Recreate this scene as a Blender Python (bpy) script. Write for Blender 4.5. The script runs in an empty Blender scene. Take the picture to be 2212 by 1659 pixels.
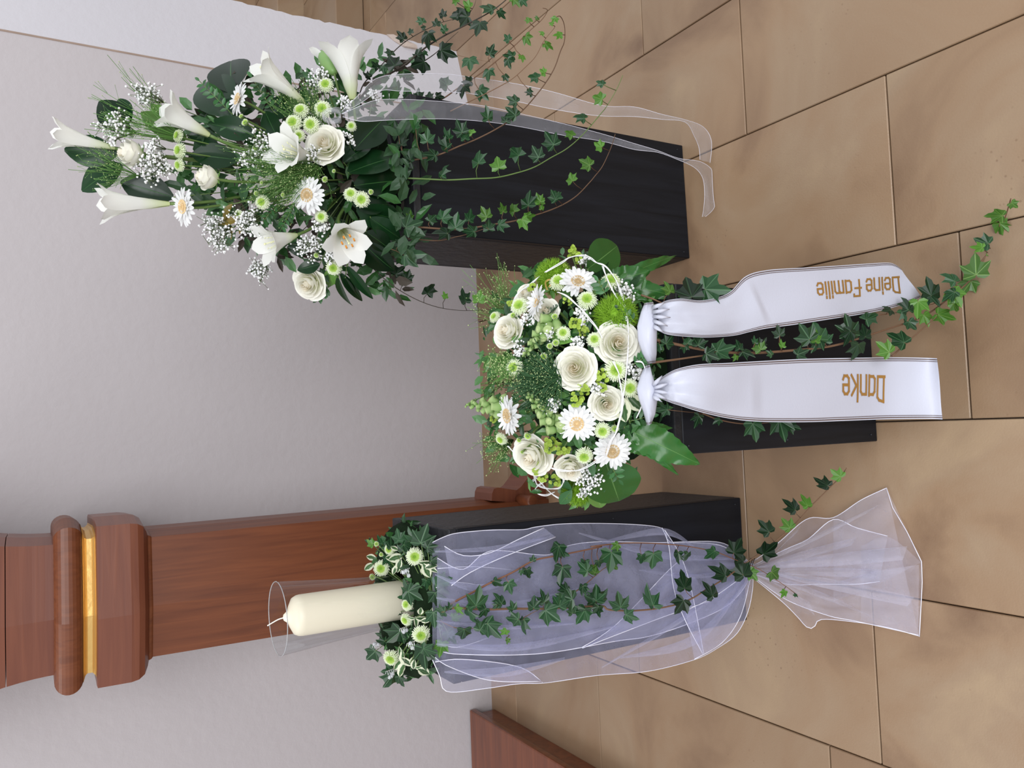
import bpy, math, random
from mathutils import Vector as V, Matrix as M
random.seed(11)
R = random.random
def U(a, b): return a + (b - a) * random.random()
sc = bpy.context.scene
C = sc.collection
# ------------------------------------------------------------------ camera
H = 1.5
FPX, YAW, PITCH, ROLL = 1748.127, 0.0602678, 0.5347976, -0.0080831
cy, sy, cp, sp = math.cos(YAW), math.sin(YAW), math.cos(PITCH), math.sin(PITCH)
FW = V((sy*cp, cy*cp, -sp)); _r = V((cy, -sy, 0)); _u = _r.cross(FW)
RT = _r*math.cos(ROLL) + _u*math.sin(ROLL); UP = RT.cross(FW)
CAM = V((0, 0, H))
cd = bpy.data.cameras.new('camera'); cam = bpy.data.objects.new('camera', cd); C.objects.link(cam)
cd.sensor_fit = 'HORIZONTAL'; cd.sensor_width = 36; cd.lens = 36*FPX/2212; cd.clip_start = .02
IX, IY, TO = -UP, -RT, -FW            # image right, image down, towards the camera (the phone was held upright)
m = M.Identity(4)
for i in range(3):
    m[i][0] = IX[i]; m[i][1] = RT[i]; m[i][2] = TO[i]; m[i][3] = CAM[i]
cam.matrix_world = m
sc.camera = cam
# ------------------------------------------------------------------ world, light, exposure
w = bpy.data.worlds.new('world'); sc.world = w; w.use_nodes = True
w.node_tree.nodes['Background'].inputs[0].default_value = (.93, .95, 1, 1)
w.node_tree.nodes['Background'].inputs[1].default_value = .60
def area(name, loc, target, sx, sz, power, col=(1, 1, 1)):
    l = bpy.data.lights.new(name, 'AREA'); l.shape = 'RECTANGLE'; l.size = sx; l.size_y = sz; l.energy = power; l.color = col
    o = bpy.data.objects.new(name, l); C.objects.link(o); o.location = loc
    o.rotation_euler = (V(target) - V(loc)).to_track_quat('-Z', 'Y').to_euler()
area('left_window_light', (-3.0, 1.5, 4.2), (.2, 1.25, .4), 1.3, 1.6, 34, (1, .99, .97))
area('front_fill_light', (.3, -3.2, 3.9), (.1, 1.8, .7), 3.8, 3.0, 185, (.96, .98, 1))  # added frontal fill so blooms facing the camera come out bright
area('right_window_light', (4.4, 1.0, 3.4), (.6, 2.2, .8), 1.4, 2.6, 22, (.93, .96, 1))
sc.view_settings.view_transform = 'Standard'; sc.view_settings.look = 'None'; sc.view_settings.gamma = 1
sc.view_settings.use_curve_mapping = False; sc.view_settings.exposure = 0.36

# ------------------------------------------------------------------ helpers
def ray(x, y):
    return (RT*(1659 - y - 829.5) - UP*(x - 1106.) + FW*FPX).normalized()
def at(x, y, Y):
    d = ray(x, y); return CAM + d*(Y/d.y)
def fl(x, y, z=0.):
    d = ray(x, y); return CAM + d*((z - H)/d.z)
def px2m(P): return (P - CAM).dot(FW)/FPX
def on_ell(x, y, c, r):
    d = ray(x, y); o = CAM - c
    D = V((d.x/r[0], d.y/r[1], d.z/r[2])); O = V((o.x/r[0], o.y/r[1], o.z/r[2]))
    a = D.dot(D); b = 2*D.dot(O); cc = O.dot(O) - 1; q = b*b - 4*a*cc
    t = (-b - math.sqrt(q))/(2*a) if q > 0 else -b/(2*a)
    P = CAM + d*t
    n = V(((P-c).x/r[0]**2, (P-c).y/r[1]**2, (P-c).z/r[2]**2)).normalized()
    return P, n
def K(ox, oy, s):
    return lambda a, b: (ox + a/s, oy + b/s)
def me(name, vs, fs, mats, fm=None, smooth=True, uv=None):
    d = bpy.data.meshes.new(name); d.from_pydata([tuple(v) for v in vs], [], fs)
    for mt in (mats if isinstance(mats, (list, tuple)) else [mats]): d.materials.append(mt)
    if fm: d.polygons.foreach_set('material_index', fm)
    if smooth: d.polygons.foreach_set('use_smooth', [True]*len(fs))
    if uv:
        l = d.uv_layers.new(name='uv'); fl_ = []
        for f, us in zip(fs, uv):
            for k in us: fl_ += list(k)
        l.data.foreach_set('uv', fl_)
    d.update(); return d
def ob(name, data, parent=None, mw=None, **kw):
    o = bpy.data.objects.new(name, data); C.objects.link(o)
    if parent: o.parent = parent
    if mw is not None: o.matrix_basis = mw
    for k, v in kw.items():
        if v: o[k] = v
    return o
def thing(name, label, cat, mw=None, group=None, data=None):
    if mw is None: mw = M.Identity(4)
    elif isinstance(mw, V): mw = M.Translation(mw)
    return ob(name, data, None, mw, label=label, category=cat, group=group)
def loc(P): return M.Translation(P)
def frame(P, z, x=None, s=1.):
    """matrix with local Z along z, local X near x"""
    z = z.normalized()
    if x is None: x = V((0, 0, 1)) if abs(z.z) < .9 else V((1, 0, 0))
    x = (x - z*x.dot(z))
    if x.length < 1e-5: x = z.orthogonal()
    x.normalize(); y = z.cross(x)
    q = M.Identity(4)
    for i in range(3):
        q[i][0] = x[i]*s; q[i][1] = y[i]*s; q[i][2] = z[i]*s; q[i][3] = P[i]
    return q
def rot(ax, a): return M.Rotation(a, 4, ax)
def catmull(pts, n=4, closed=False):
    out = []; L = len(pts)
    for i in range(L if closed else L-1):
        p0 = pts[(i-1) % L] if closed or i > 0 else pts[0]
        p1 = pts[i]; p2 = pts[(i+1) % L]
        p3 = pts[(i+2) % L] if closed or i+2 < L else pts[-1]
        for k in range(n):
            t = k/n
            out.append(.5*((2*p1) + (p2-p0)*t + (2*p0-5*p1+4*p2-p3)*t*t + (3*p1-p0-3*p2+p3)*t**3))
    if not closed: out.append(pts[-1])
    return out
def tube_geo(pts, rad, n=6, off=0):
    vs, fs = [], []; L = len(pts)
    if not callable(rad):
        r0 = rad; rad = lambda t: r0
    prev = None
    for i, p in enumerate(pts):
        t = (pts[min(i+1, L-1)] - pts[max(i-1, 0)])
        t = t.normalized() if t.length > 1e-9 else V((0, 0, 1))
        a = (prev - t*prev.dot(t)) if prev else t.orthogonal()
        if a.length < 1e-6: a = t.orthogonal()
        a.normalize(); prev = a; b = t.cross(a); r = rad(i/max(1, L-1))
        for k in range(n):
            g = 2*math.pi*k/n; vs.append(p + a*(r*math.cos(g)) + b*(r*math.sin(g)))
    for i in range(L-1):
        for k in range(n):
            fs.append((off+i*n+k, off+i*n+(k+1) % n, off+(i+1)*n+(k+1) % n, off+(i+1)*n+k))
    fs.append(tuple(off+k for k in range(n))[::-1]); fs.append(tuple(off+(L-1)*n+k for k in range(n)))
    return vs, fs
def tube(name, pts, rad, mat, n=6, sub=4, **kw):
    P = catmull([V(p) for p in pts], sub) if len(pts) > 2 else pts
    vs, fs = tube_geo(P, rad, n); return me(name, vs, fs, mat, **kw)
class G:
    """geometry collector: joined pieces that cannot be picked apart"""
    def __init__(s): s.v = []; s.f = []; s.m = []
    def add(s, vs, fs, mi=0, mx=None):
        o = len(s.v); s.v += [mx @ V(v) if mx else V(v) for v in vs]
        s.f += [tuple(o+i for i in f) for f in fs]; s.m += [mi]*len(fs)
    def tube(s, pts, r, n=4, mi=0):
        vs, fs = tube_geo(pts, r, n); s.add(vs, fs, mi)
    def ball(s, p, r, mi=0, k=0):
        a = r; vs = [(a,0,0),(-a,0,0),(0,a,0),(0,-a,0),(0,0,a),(0,0,-a)]
        fs = [(0,2,4),(2,1,4),(1,3,4),(3,0,4),(2,0,5),(1,2,5),(3,1,5),(0,3,5)]
        if k:
            vs2 = [V(v) for v in vs]; f2 = []; mid = {}
            def mm(i, j):
                q = (min(i, j), max(i, j))
                if q not in mid: vs2.append((vs2[i]+vs2[j]).normalized()*a); mid[q] = len(vs2)-1
                return mid[q]
            for x, y, z in fs:
                p1, p2, p3 = mm(x, y), mm(y, z), mm(z, x)
                f2 += [(x,p1,p3),(p1,y,p2),(p3,p2,z),(p1,p2,p3)]
            vs, fs = vs2, f2
        s.add(vs, fs, mi, loc(p))
    def mesh(s, name, mats, smooth=True): return me(name, s.v, s.f, mats, s.m, smooth)
def bevbox(name, a, b, mat, bev=.003, seg=2):
    import bmesh
    bm = bmesh.new(); bmesh.ops.create_cube(bm, size=1)
    for v in bm.verts: v.co = V([(a[i]+b[i])/2 + v.co[i]*(b[i]-a[i]) for i in range(3)])
    if bev: bmesh.ops.bevel(bm, geom=bm.edges[:], offset=bev, segments=seg, affect='EDGES', profile=.6)
    d = bpy.data.meshes.new(name); bm.to_mesh(d); bm.free(); d.materials.append(mat)
    return d
# ------------------------------------------------------------------ materials
def mat(name, col, rough=.5, spec=.5, var=0., bump=0., bscale=40., var2=None, sheen=0, trans=0., metal=0., nscale=3., coat=0., sss=0.):
    mt = bpy.data.materials.new(name); mt.use_nodes = True; nt = mt.node_tree; N = nt.nodes; L = nt.links
    b = N['Principled BSDF']; b.inputs['Base Color'].default_value = (*col, 1); b.inputs['Roughness'].default_value = rough
    b.inputs['Specular IOR Level'].default_value = spec; b.inputs['Metallic'].default_value = metal
    if coat: b.inputs['Coat Weight'].default_value = coat
    if sheen: b.inputs['Sheen Weight'].default_value = sheen
    if trans: b.inputs['Transmission Weight'].default_value = trans
    if sss:
        b.inputs['Subsurface Weight'].default_value = sss; b.inputs['Subsurface Radius'].default_value = (.01, .008, .005)
    src = None
    if var or var2:
        tc = N.new('ShaderNodeTexCoord'); n = N.new('ShaderNodeTexNoise'); n.inputs['Scale'].default_value = nscale; n.inputs['Detail'].default_value = 5
        L.new(tc.outputs['Object'], n.inputs['Vector'])
        oi = N.new('ShaderNodeObjectInfo')
        ad = N.new('ShaderNodeMath'); ad.operation = 'MULTIPLY_ADD'; ad.inputs[1].default_value = .6; L.new(oi.outputs['Random'], ad.inputs[0]); L.new(n.outputs['Fac'], ad.inputs[2])
        mr = N.new('ShaderNodeMapRange'); mr.inputs[1].default_value = .35; mr.inputs[2].default_value = 1.25; L.new(ad.outputs[0], mr.inputs[0])
        mx = N.new('ShaderNodeMix'); mx.data_type = 'RGBA'
        c2 = var2 if var2 else tuple(min(1, c*(1+var)) for c in col); c1 = col if var2 else tuple(c*(1-var) for c in col)
        mx.inputs[6].default_value = (*c1, 1); mx.inputs[7].default_value = (*c2, 1)
        L.new(mr.outputs[0], mx.inputs[0]); L.new(mx.outputs[2], b.inputs['Base Color']); src = mx
    if bump:
        tc = N.new('ShaderNodeTexCoord'); n = N.new('ShaderNodeTexNoise'); n.inputs['Scale'].default_value = bscale; n.inputs['Detail'].default_value = 6
        L.new(tc.outputs['Object'], n.inputs['Vector']); bp = N.new('ShaderNodeBump'); bp.inputs['Strength'].default_value = bump; bp.inputs['Distance'].default_value = .01
        L.new(n.outputs['Fac'], bp.inputs['Height']); L.new(bp.outputs[0], b.inputs['Normal'])
    return mt
def leafmat(name, col, vein, rough=.35, vw=.07, margin=None, back=None, spec=.5):
    """leaf material: vein colour where uv.x is near 0, a margin colour where uv.y is near 1; per-leaf variation"""
    mt = mat(name, col, rough, spec); nt = mt.node_tree; N = nt.nodes; L = nt.links; b = N['Principled BSDF']
    uv = N.new('ShaderNodeUVMap'); uv.uv_map = 'uv'; sx = N.new('ShaderNodeSeparateXYZ'); L.new(uv.outputs[0], sx.inputs[0])
    tc = N.new('ShaderNodeTexCoord'); n = N.new('ShaderNodeTexNoise'); n.inputs['Scale'].default_value = 60 if not margin else 5; L.new(tc.outputs['Object'], n.inputs['Vector'])
    n.inputs['Detail'].default_value = 4
    oi = N.new('ShaderNodeObjectInfo'); hs = N.new('ShaderNodeHueSaturation'); hs.inputs['Color'].default_value = (*col, 1)
    mr = N.new('ShaderNodeMapRange'); mr.inputs[3].default_value = .6; mr.inputs[4].default_value = 1.5; L.new(oi.outputs['Random'], mr.inputs[0]); L.new(mr.outputs[0], hs.inputs['Value'])
    h2 = N.new('ShaderNodeMapRange'); h2.inputs[1].default_value = .3; h2.inputs[2].default_value = .7; h2.inputs[3].default_value = .485; h2.inputs[4].default_value = .515; L.new(n.outputs['Fac'], h2.inputs[0]); L.new(h2.outputs[0], hs.inputs['Hue'])
    lt = N.new('ShaderNodeMapRange'); lt.inputs[1].default_value = vw*.4; lt.inputs[2].default_value = vw; lt.inputs[3].default_value = 1; lt.inputs[4].default_value = 0
    L.new(sx.outputs[0], lt.inputs[0]); mx = N.new('ShaderNodeMix'); mx.data_type = 'RGBA'; mx.inputs[7].default_value = (*vein, 1)
    mu = N.new('ShaderNodeMath'); mu.operation = 'MULTIPLY'; mu.inputs[1].default_value = .7; L.new(lt.outputs[0], mu.inputs[0])
    L.new(mu.outputs[0], mx.inputs[0]); L.new(hs.outputs[0], mx.inputs[6]); out = mx.outputs[2]
    if margin:
        ad = N.new('ShaderNodeMath'); ad.operation = 'MULTIPLY_ADD'; ad.inputs[1].default_value = .7; L.new(n.outputs['Fac'], ad.inputs[0]); L.new(sx.outputs[1], ad.inputs[2])
        m2 = N.new('ShaderNodeMapRange'); m2.inputs[1].default_value = .78; m2.inputs[2].default_value = .9; L.new(ad.outputs[0], m2.inputs[0])
        x2 = N.new('ShaderNodeMix'); x2.data_type = 'RGBA'; x2.inputs[7].default_value = (*margin, 1); L.new(m2.outputs[0], x2.inputs[0]); L.new(out, x2.inputs[6]); out = x2.outputs[2]
    L.new(out, b.inputs['Base Color'])
    bp = N.new('ShaderNodeBump'); bp.inputs['Strength'].default_value = .25; bp.inputs['Distance'].default_value = .002; L.new(lt.outputs[0], bp.inputs['Height']); L.new(bp.outputs[0], b.inputs['Normal'])
    # a little light passes through the blade
    tr = N.new('ShaderNodeBsdfTranslucent'); L.new(out, tr.inputs[0]); ms = N.new('ShaderNodeMixShader'); ms.inputs[0].default_value = .22
    L.new(b.outputs[0], ms.inputs[1]); L.new(tr.outputs[0], ms.inputs[2]); L.new(ms.outputs[0], N['Material Output'].inputs[0])
    return mt
def petalmat(name, c0, c1, lo=0., hi=1., rough=.55, tr_=.3):
    """petal colour runs from c0 at the base (uv.y=0) to c1 at the tip"""
    mt = mat(name, c1, rough, .3); N = mt.node_tree.nodes; L = mt.node_tree.links; b = N['Principled BSDF']
    uv = N.new('ShaderNodeUVMap'); uv.uv_map = 'uv'; sx = N.new('ShaderNodeSeparateXYZ'); L.new(uv.outputs[0], sx.inputs[0])
    mr = N.new('ShaderNodeMapRange'); mr.inputs[1].default_value = lo; mr.inputs[2].default_value = hi; L.new(sx.outputs[1], mr.inputs[0])
    mx = N.new('ShaderNodeMix'); mx.data_type = 'RGBA'; mx.inputs[6].default_value = (*c0, 1); mx.inputs[7].default_value = (*c1, 1)
    L.new(mr.outputs[0], mx.inputs[0]); L.new(mx.outputs[2], b.inputs['Base Color'])
    t = N.new('ShaderNodeBsdfTranslucent'); L.new(mx.outputs[2], t.inputs[0]); ms = N.new('ShaderNodeMixShader'); ms.inputs[0].default_value = tr_
    L.new(b.outputs[0], ms.inputs[1]); L.new(t.outputs[0], ms.inputs[2]); L.new(ms.outputs[0], N['Material Output'].inputs[0])
    return mt
def sheer(name, col, a0, a1, weave=900.):
    """see-through woven cloth: threads with holes between, denser where the cloth turns edge-on"""
    mt = bpy.data.materials.new(name); mt.use_nodes = True; N = mt.node_tree.nodes; L = mt.node_tree.links
    b = N['Principled BSDF']; b.inputs['Base Color'].default_value = (*col, 1); b.inputs['Roughness'].default_value = .42; b.inputs['Sheen Weight'].default_value = .4
    tc = N.new('ShaderNodeTexCoord'); n = N.new('ShaderNodeTexNoise'); n.inputs['Scale'].default_value = 9; n.inputs['Detail'].default_value = 6; n.inputs['Roughness'].default_value = .6; n.inputs['Distortion'].default_value = 1.2
    L.new(tc.outputs['Object'], n.inputs['Vector'])
    lw = N.new('ShaderNodeLayerWeight'); lw.inputs[0].default_value = .35
    mr = N.new('ShaderNodeMapRange'); mr.inputs[1].default_value = .35; mr.inputs[2].default_value = .7; mr.inputs[3].default_value = a0*.8; mr.inputs[4].default_value = a0*1.35
    L.new(n.outputs['Fac'], mr.inputs[0])
    ad = N.new('ShaderNodeMath'); ad.operation = 'MULTIPLY_ADD'; ad.inputs[1].default_value = a1; ad.use_clamp = True
    L.new(lw.outputs['Facing'], ad.inputs[0]); L.new(mr.outputs[0], ad.inputs[2])
    t = N.new('ShaderNodeBsdfTranslucent'); t.inputs[0].default_value = (*col, 1); m1 = N.new('ShaderNodeMixShader'); m1.inputs[0].default_value = .4
    L.new(b.outputs[0], m1.inputs[1]); L.new(t.outputs[0], m1.inputs[2])
    tp = N.new('ShaderNodeBsdfTransparent'); m2 = N.new('ShaderNodeMixShader'); L.new(ad.outputs[0], m2.inputs[0]); L.new(tp.outputs[0], m2.inputs[1]); L.new(m1.outputs[0], m2.inputs[2])
    bp = N.new('ShaderNodeBump'); bp.inputs['Strength'].default_value = .5; bp.inputs['Distance'].default_value = .01; L.new(n.outputs['Fac'], bp.inputs['Height']); L.new(bp.outputs[0], b.inputs['Normal'])
    L.new(m2.outputs[0], N['Material Output'].inputs[0]); return mt
def woodmat(name, c1, c2, rough, axis=(30, 30, 1.6), coat=0.2):
    mt = mat(name, c1, rough, .5, coat=coat); N = mt.node_tree.nodes; L = mt.node_tree.links; b = N['Principled BSDF']
    tc = N.new('ShaderNodeTexCoord'); mp = N.new('ShaderNodeMapping'); mp.inputs['Scale'].default_value = axis; L.new(tc.outputs['Object'], mp.inputs[0])
    n = N.new('ShaderNodeTexNoise'); n.inputs['Scale'].default_value = 2.2; n.inputs['Detail'].default_value = 7; n.inputs['Distortion'].default_value = .6; L.new(mp.outputs[0], n.inputs['Vector'])
    mr = N.new('ShaderNodeMapRange'); mr.inputs[1].default_value = .3; mr.inputs[2].default_value = .72; L.new(n.outputs['Fac'], mr.inputs[0])
    mx = N.new('ShaderNodeMix'); mx.data_type = 'RGBA'; mx.inputs[6].default_value = (*c1, 1); mx.inputs[7].default_value = (*c2, 1)
    L.new(mr.outputs[0], mx.inputs[0]); L.new(mx.outputs[2], b.inputs['Base Color'])
    bp = N.new('ShaderNodeBump'); bp.inputs['Strength'].default_value = .12; bp.inputs['Distance'].default_value = .003; L.new(n.outputs['Fac'], bp.inputs['Height']); L.new(bp.outputs[0], b.inputs['Normal'])
    return mt
def stonemat():
    mt = mat('sandstone', (.5, .35, .2), .3, .45); N = mt.node_tree.nodes; L = mt.node_tree.links; b = N['Principled BSDF']
    tc = N.new('ShaderNodeTexCoord'); oi = N.new('ShaderNodeObjectInfo')
    ve = N.new('ShaderNodeVectorMath'); ve.operation = 'MULTIPLY_ADD'; ve.inputs[1].default_value = (9, 7, 5)
    cb = N.new('ShaderNodeCombineXYZ')
    for i in range(3): L.new(oi.outputs['Random'], cb.inputs[i])
    L.new(cb.outputs[0], ve.inputs[0]); L.new(tc.outputs['Object'], ve.inputs[2])
    n = N.new('ShaderNodeTexNoise'); n.inputs['Scale'].default_value = 2.3; n.inputs['Detail'].default_value = 5; n.inputs['Roughness'].default_value = .55; n.inputs['Distortion'].default_value = .8; L.new(ve.outputs[0], n.inputs['Vector'])
    r = N.new('ShaderNodeValToRGB'); L.new(n.outputs['Fac'], r.inputs[0]); e = r.color_ramp.elements
    e[0].position = .3; e[0].color = (.20, .112, .058, 1); e[1].position = .74; e[1].color = (.375, .255, .145, 1)
    x = r.color_ramp.elements.new(.5); x.color = (.305, .188, .101, 1); x = r.color_ramp.elements.new(.62); x.color = (.325, .215, .125, 1)
    hs = N.new('ShaderNodeHueSaturation'); L.new(r.outputs[0], hs.inputs['Color'])
    mr = N.new('ShaderNodeMapRange'); mr.inputs[3].default_value = .88; mr.inputs[4].default_value = 1.1; L.new(oi.outputs['Random'], mr.inputs[0]); L.new(mr.outputs[0], hs.inputs['Value']); hs.inputs['Saturation'].default_value = .92
    n2 = N.new('ShaderNodeTexNoise'); n2.inputs['Scale'].default_value = 260; n2.inputs['Detail'].default_value = 2; L.new(tc.outputs['Object'], n2.inputs['Vector'])
    n3 = N.new('ShaderNodeTexVoronoi'); n3.inputs['Scale'].default_value = 62; L.new(ve.outputs[0], n3.inputs['Vector'])
    n4 = N.new('ShaderNodeTexNoise'); n4.inputs['Scale'].default_value = 3.1; L.new(ve.outputs[0], n4.inputs['Vector'])
    pa = N.new('ShaderNodeMapRange'); pa.inputs[1].default_value = .58; pa.inputs[2].default_value = .7; L.new(n4.outputs['Fac'], pa.inputs[0])
    pt = N.new('ShaderNodeMapRange'); pt.inputs[1].default_value = .05; pt.inputs[2].default_value = .2; pt.inputs[3].default_value = 1; pt.inputs[4].default_value = 0; L.new(n3.outputs['Distance'], pt.inputs[0])
    pm = N.new('ShaderNodeMath'); pm.operation = 'MULTIPLY'; L.new(pa.outputs[0], pm.inputs[0]); L.new(pt.outputs[0], pm.inputs[1])
    mx = N.new('ShaderNodeMix'); mx.data_type = 'RGBA'; mx.inputs[7].default_value = (.2, .12, .07, 1)
    mm = N.new('ShaderNodeMath'); mm.operation = 'MULTIPLY'; mm.inputs[1].default_value = .6; L.new(pm.outputs[0], mm.inputs[0])
    L.new(mm.outputs[0], mx.inputs[0]); L.new(hs.outputs[0], mx.inputs[6]); L.new(mx.outputs[2], b.inputs['Base Color'])
    ad = N.new('ShaderNodeMath'); ad.operation = 'MULTIPLY_ADD'; ad.inputs[1].default_value = -2.0; L.new(pm.outputs[0], ad.inputs[0]); L.new(n2.outputs['Fac'], ad.inputs[2])
    bp = N.new('ShaderNodeBump'); bp.inputs['Strength'].default_value = .2; bp.inputs['Distance'].default_value = .0015; L.new(ad.outputs[0], bp.inputs['Height']); L.new(bp.outputs[0], b.inputs['Normal'])
    rr = N.new('ShaderNodeMapRange'); rr.inputs[3].default_value = .26; rr.inputs[4].default_value = .42; L.new(n.outputs['Fac'], rr.inputs[0]); L.new(rr.outputs[0], b.inputs['Roughness'])
    return mt
def plaster(name, c):
    mt = mat(name, c, .9, .2); N = mt.node_tree.nodes; L = mt.node_tree.links; b = N['Principled BSDF']
    tc = N.new('ShaderNodeTexCoord'); n = N.new('ShaderNodeTexNoise'); n.inputs['Scale'].default_value = 1.7; n.inputs['Detail'].default_value = 6; L.new(tc.outputs['Object'], n.inputs['Vector'])
    mx = N.new('ShaderNodeMix'); mx.data_type = 'RGBA'; mx.inputs[6].default_value = (*[k*.93 for k in c], 1); mx.inputs[7].default_value = (*[min(1, k*1.05) for k in c], 1)
    L.new(n.outputs['Fac'], mx.inputs[0]); L.new(mx.outputs[2], b.inputs['Base Color'])
    a = N.new('ShaderNodeTexNoise'); a.inputs['Scale'].default_value = 34; a.inputs['Detail'].default_value = 8; a.inputs['Roughness'].default_value = .55; L.new(tc.outputs['Object'], a.inputs['Vector'])
    bp = N.new('ShaderNodeBump'); bp.inputs['Strength'].default_value = .3; bp.inputs['Distance'].default_value = .006; L.new(a.outputs['Fac'], bp.inputs['Height']); L.new(bp.outputs[0], b.inputs['Normal'])
    return mt
STONE = stonemat(); GROUT = mat('joint_mortar', (.13, .09, .065), .9, .1)
WALL = plaster('wall_plaster', (.50, .465, .475)); WALL2 = plaster('lit_reveal_plaster', (.60, .585, .62))  # reveal paler and bluer: light from the right put into its colour
CHIP = mat('chipped_stone', (.55, .46, .4), .9, .2, bump=.5, bscale=60)
CHERRY = woodmat('cherry_wood', (.120, .031, .010), (.19, .054, .017), .45, coat=.05); CHERRY_H = woodmat('cherry_wood_crosswise', (.15, .043, .022), (.20, .062, .030), .42, (1.6, 1.6, 26))
ORANGEWOOD = woodmat('orange_wood', (.12, .028, .008), (.20, .052, .015), .3, (1.6, 22, 22), .4)
GOLD = mat('gold_leaf', (.80, .52, .18), .38, .5, metal=.75, bump=.3, bscale=20)
BLACK = woodmat('black_stained_wood', (.0035, .0045, .007), (.0095, .0115, .017), .5, (26, 26, 1.5), 0.)
BLACK.node_tree.nodes['Principled BSDF'].inputs['Specular IOR Level'].default_value = .28
BLACKTOP = mat('black_brushed_lit', (.022, .023, .027), .5, .4, bump=.4, bscale=50, var=.4)  # brushed black, paler than the fronts: wall reflection put into the colour
WAX = mat('candle_wax', (.90, .815, .63), .42, .4); WICK = mat('wick_cotton', (.85, .82, .75), .9)
GLASS = bpy.data.materials.new('clear_glass'); GLASS.use_nodes = True
# thin-walled glass: straight-through light plus a fresnel reflection
_n = GLASS.node_tree.nodes; _l = GLASS.node_tree.links; _tp = _n.new('ShaderNodeBsdfTransparent'); _tp.inputs[0].default_value = (.93, .94, .95, 1)
_gl = _n.new('ShaderNodeBsdfGlossy'); _gl.inputs['Roughness'].default_value = .03; _lw = _n.new('ShaderNodeLayerWeight'); _lw.inputs[0].default_value = .25; _fr = _n.new('ShaderNodeMath'); _fr.operation = 'MULTIPLY_ADD'; _fr.inputs[1].default_value = .22; _fr.inputs[2].default_value = .03; _l.new(_lw.outputs['Facing'], _fr.inputs[0])
_mx = _n.new('ShaderNodeMixShader'); _l.new(_fr.outputs[0], _mx.inputs[0]); _l.new(_tp.outputs[0], _mx.inputs[1]); _l.new(_gl.outputs[0], _mx.inputs[2]); _l.new(_mx.outputs[0], _n['Material Output'].inputs[0])
GLASSRIM = mat('glass_rim', (.62, .64, .66), .1, .8, trans=.5)
SATIN = mat('white_satin', (.56, .57, .66), .42, .4, bump=.05, bscale=300); PRINTBAND = mat('dark_border_print', (.10, .06, .05), .5)
GOLDINK = mat('bronze_gold_print', (.50, .27, .07), .3, .6, metal=.55)
ORGANZA = sheer('white_organza', (.84, .84, .92), .21, .14); TULLE = sheer('lavender_white_tulle', (.71, .72, .98), .24, .30)
TULLE_TAIL = sheer('white_tulle', (.84, .82, .96), .18, .34)
HEM = mat('hem_thread', (.88, .87, .98), .5)
WIRE = mat('white_cord', (.9, .9, .92), .4); SILVER = mat('silver_wire', (.85, .86, .88), .12, metal=1.); BEAD = mat('clear_bead', (.9, .92, .95), .05, .8, trans=.6)
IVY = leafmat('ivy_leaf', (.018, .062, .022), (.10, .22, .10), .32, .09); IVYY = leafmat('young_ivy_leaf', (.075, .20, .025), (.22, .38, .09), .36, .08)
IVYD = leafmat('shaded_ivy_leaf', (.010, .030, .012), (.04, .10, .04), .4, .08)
GLOSSY = leafmat('glossy_laurel_leaf', (.007, .034, .010), (.05, .16, .04), .24, .035, spec=.38); ARALIA = leafmat('aralia_leaf', (.03, .125, .02), (.17, .36, .10), .28, .03)
PALE = leafmat('pale_green_leaf', (.16, .33, .07), (.3, .5, .18), .4, .05); OLIVE = leafmat('yellowing_leaf', (.33, .24, .05), (.5, .42, .15), .5, .05)
VARIEG = leafmat('variegated_leaf', (.05, .13, .04), (.3, .42, .2), .4, .03, margin=(.80, .82, .62)); SPRIG = leafmat('box_sprig_leaf', (.035, .13, .035), (.1, .25, .08), .35, .05)
BARK = mat('brown_ivy_stem', (.16, .085, .045), .7, var=.3); GREENSTEM = mat('green_stem', (.12, .2, .05), .5); REDSTEM = mat('reddish_ivy_stem', (.20, .09, .05), .6, var=.2); DARKSTEM = mat('dark_ivy_stem', (.04, .03, .02), .7)
LILYW = petalmat('lily_petal', (.62, .70, .34), (.88, .88, .84), 0., .42); ROSEW = petalmat('rose_petal', (.86, .88, .58), (.95, .935, .85), 0., .6, .5, .18)
ROSEC = petalmat('rose_heart_petal', (.93, .84, .62), (.95, .91, .80), 0., 1., .5, .2)
GERBW = petalmat('gerbera_petal', (.80, .80, .74), (.90, .90, .90), 0., .4); GERBC = mat('gerbera_heart', (.74, .55, .30), .8, .2, var=.25, nscale=300)
MUMW = petalmat('mum_petal', (.60, .74, .28), (.86, .90, .74), 0., .8); MUMG = petalmat('mum_heart_petal', (.28, .52, .04), (.60, .76, .18), 0., 1.); MUMD = mat('mum_heart', (.16, .34, .02), .7)
ORANGE = mat('orange_pollen', (.75, .28, .03), .8); PISTIL = mat('pale_pistil', (.75, .75, .45), .5)
GYP = mat('gypsophila_white', (.84, .84, .84), .7, .2); GYPS = mat('gypsophila_stem', (.10, .14, .06), .7)
GRASS = mat('panicum_green', (.11, .26, .05), .6, var=.3); GRASSSEED = mat('panicum_seed', (.42, .52, .22), .6); DARKGRASS = mat('dark_grass_stem', (.035, .11, .035), .5, var=.3)
LIME = mat('lime_floret', (.30, .42, .05), .6, var=.25, nscale=80); DIANTH = mat('green_dianthus', (.22, .42, .02), .7, var=.45, nscale=60); SNAP = petalmat('snapdragon_bud', (.16, .36, .07), (.66, .78, .38), 0., 1.)
FOAM = mat('dark_moss', (.008, .018, .007), .9, .1, bump=.6, bscale=60)

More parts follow.
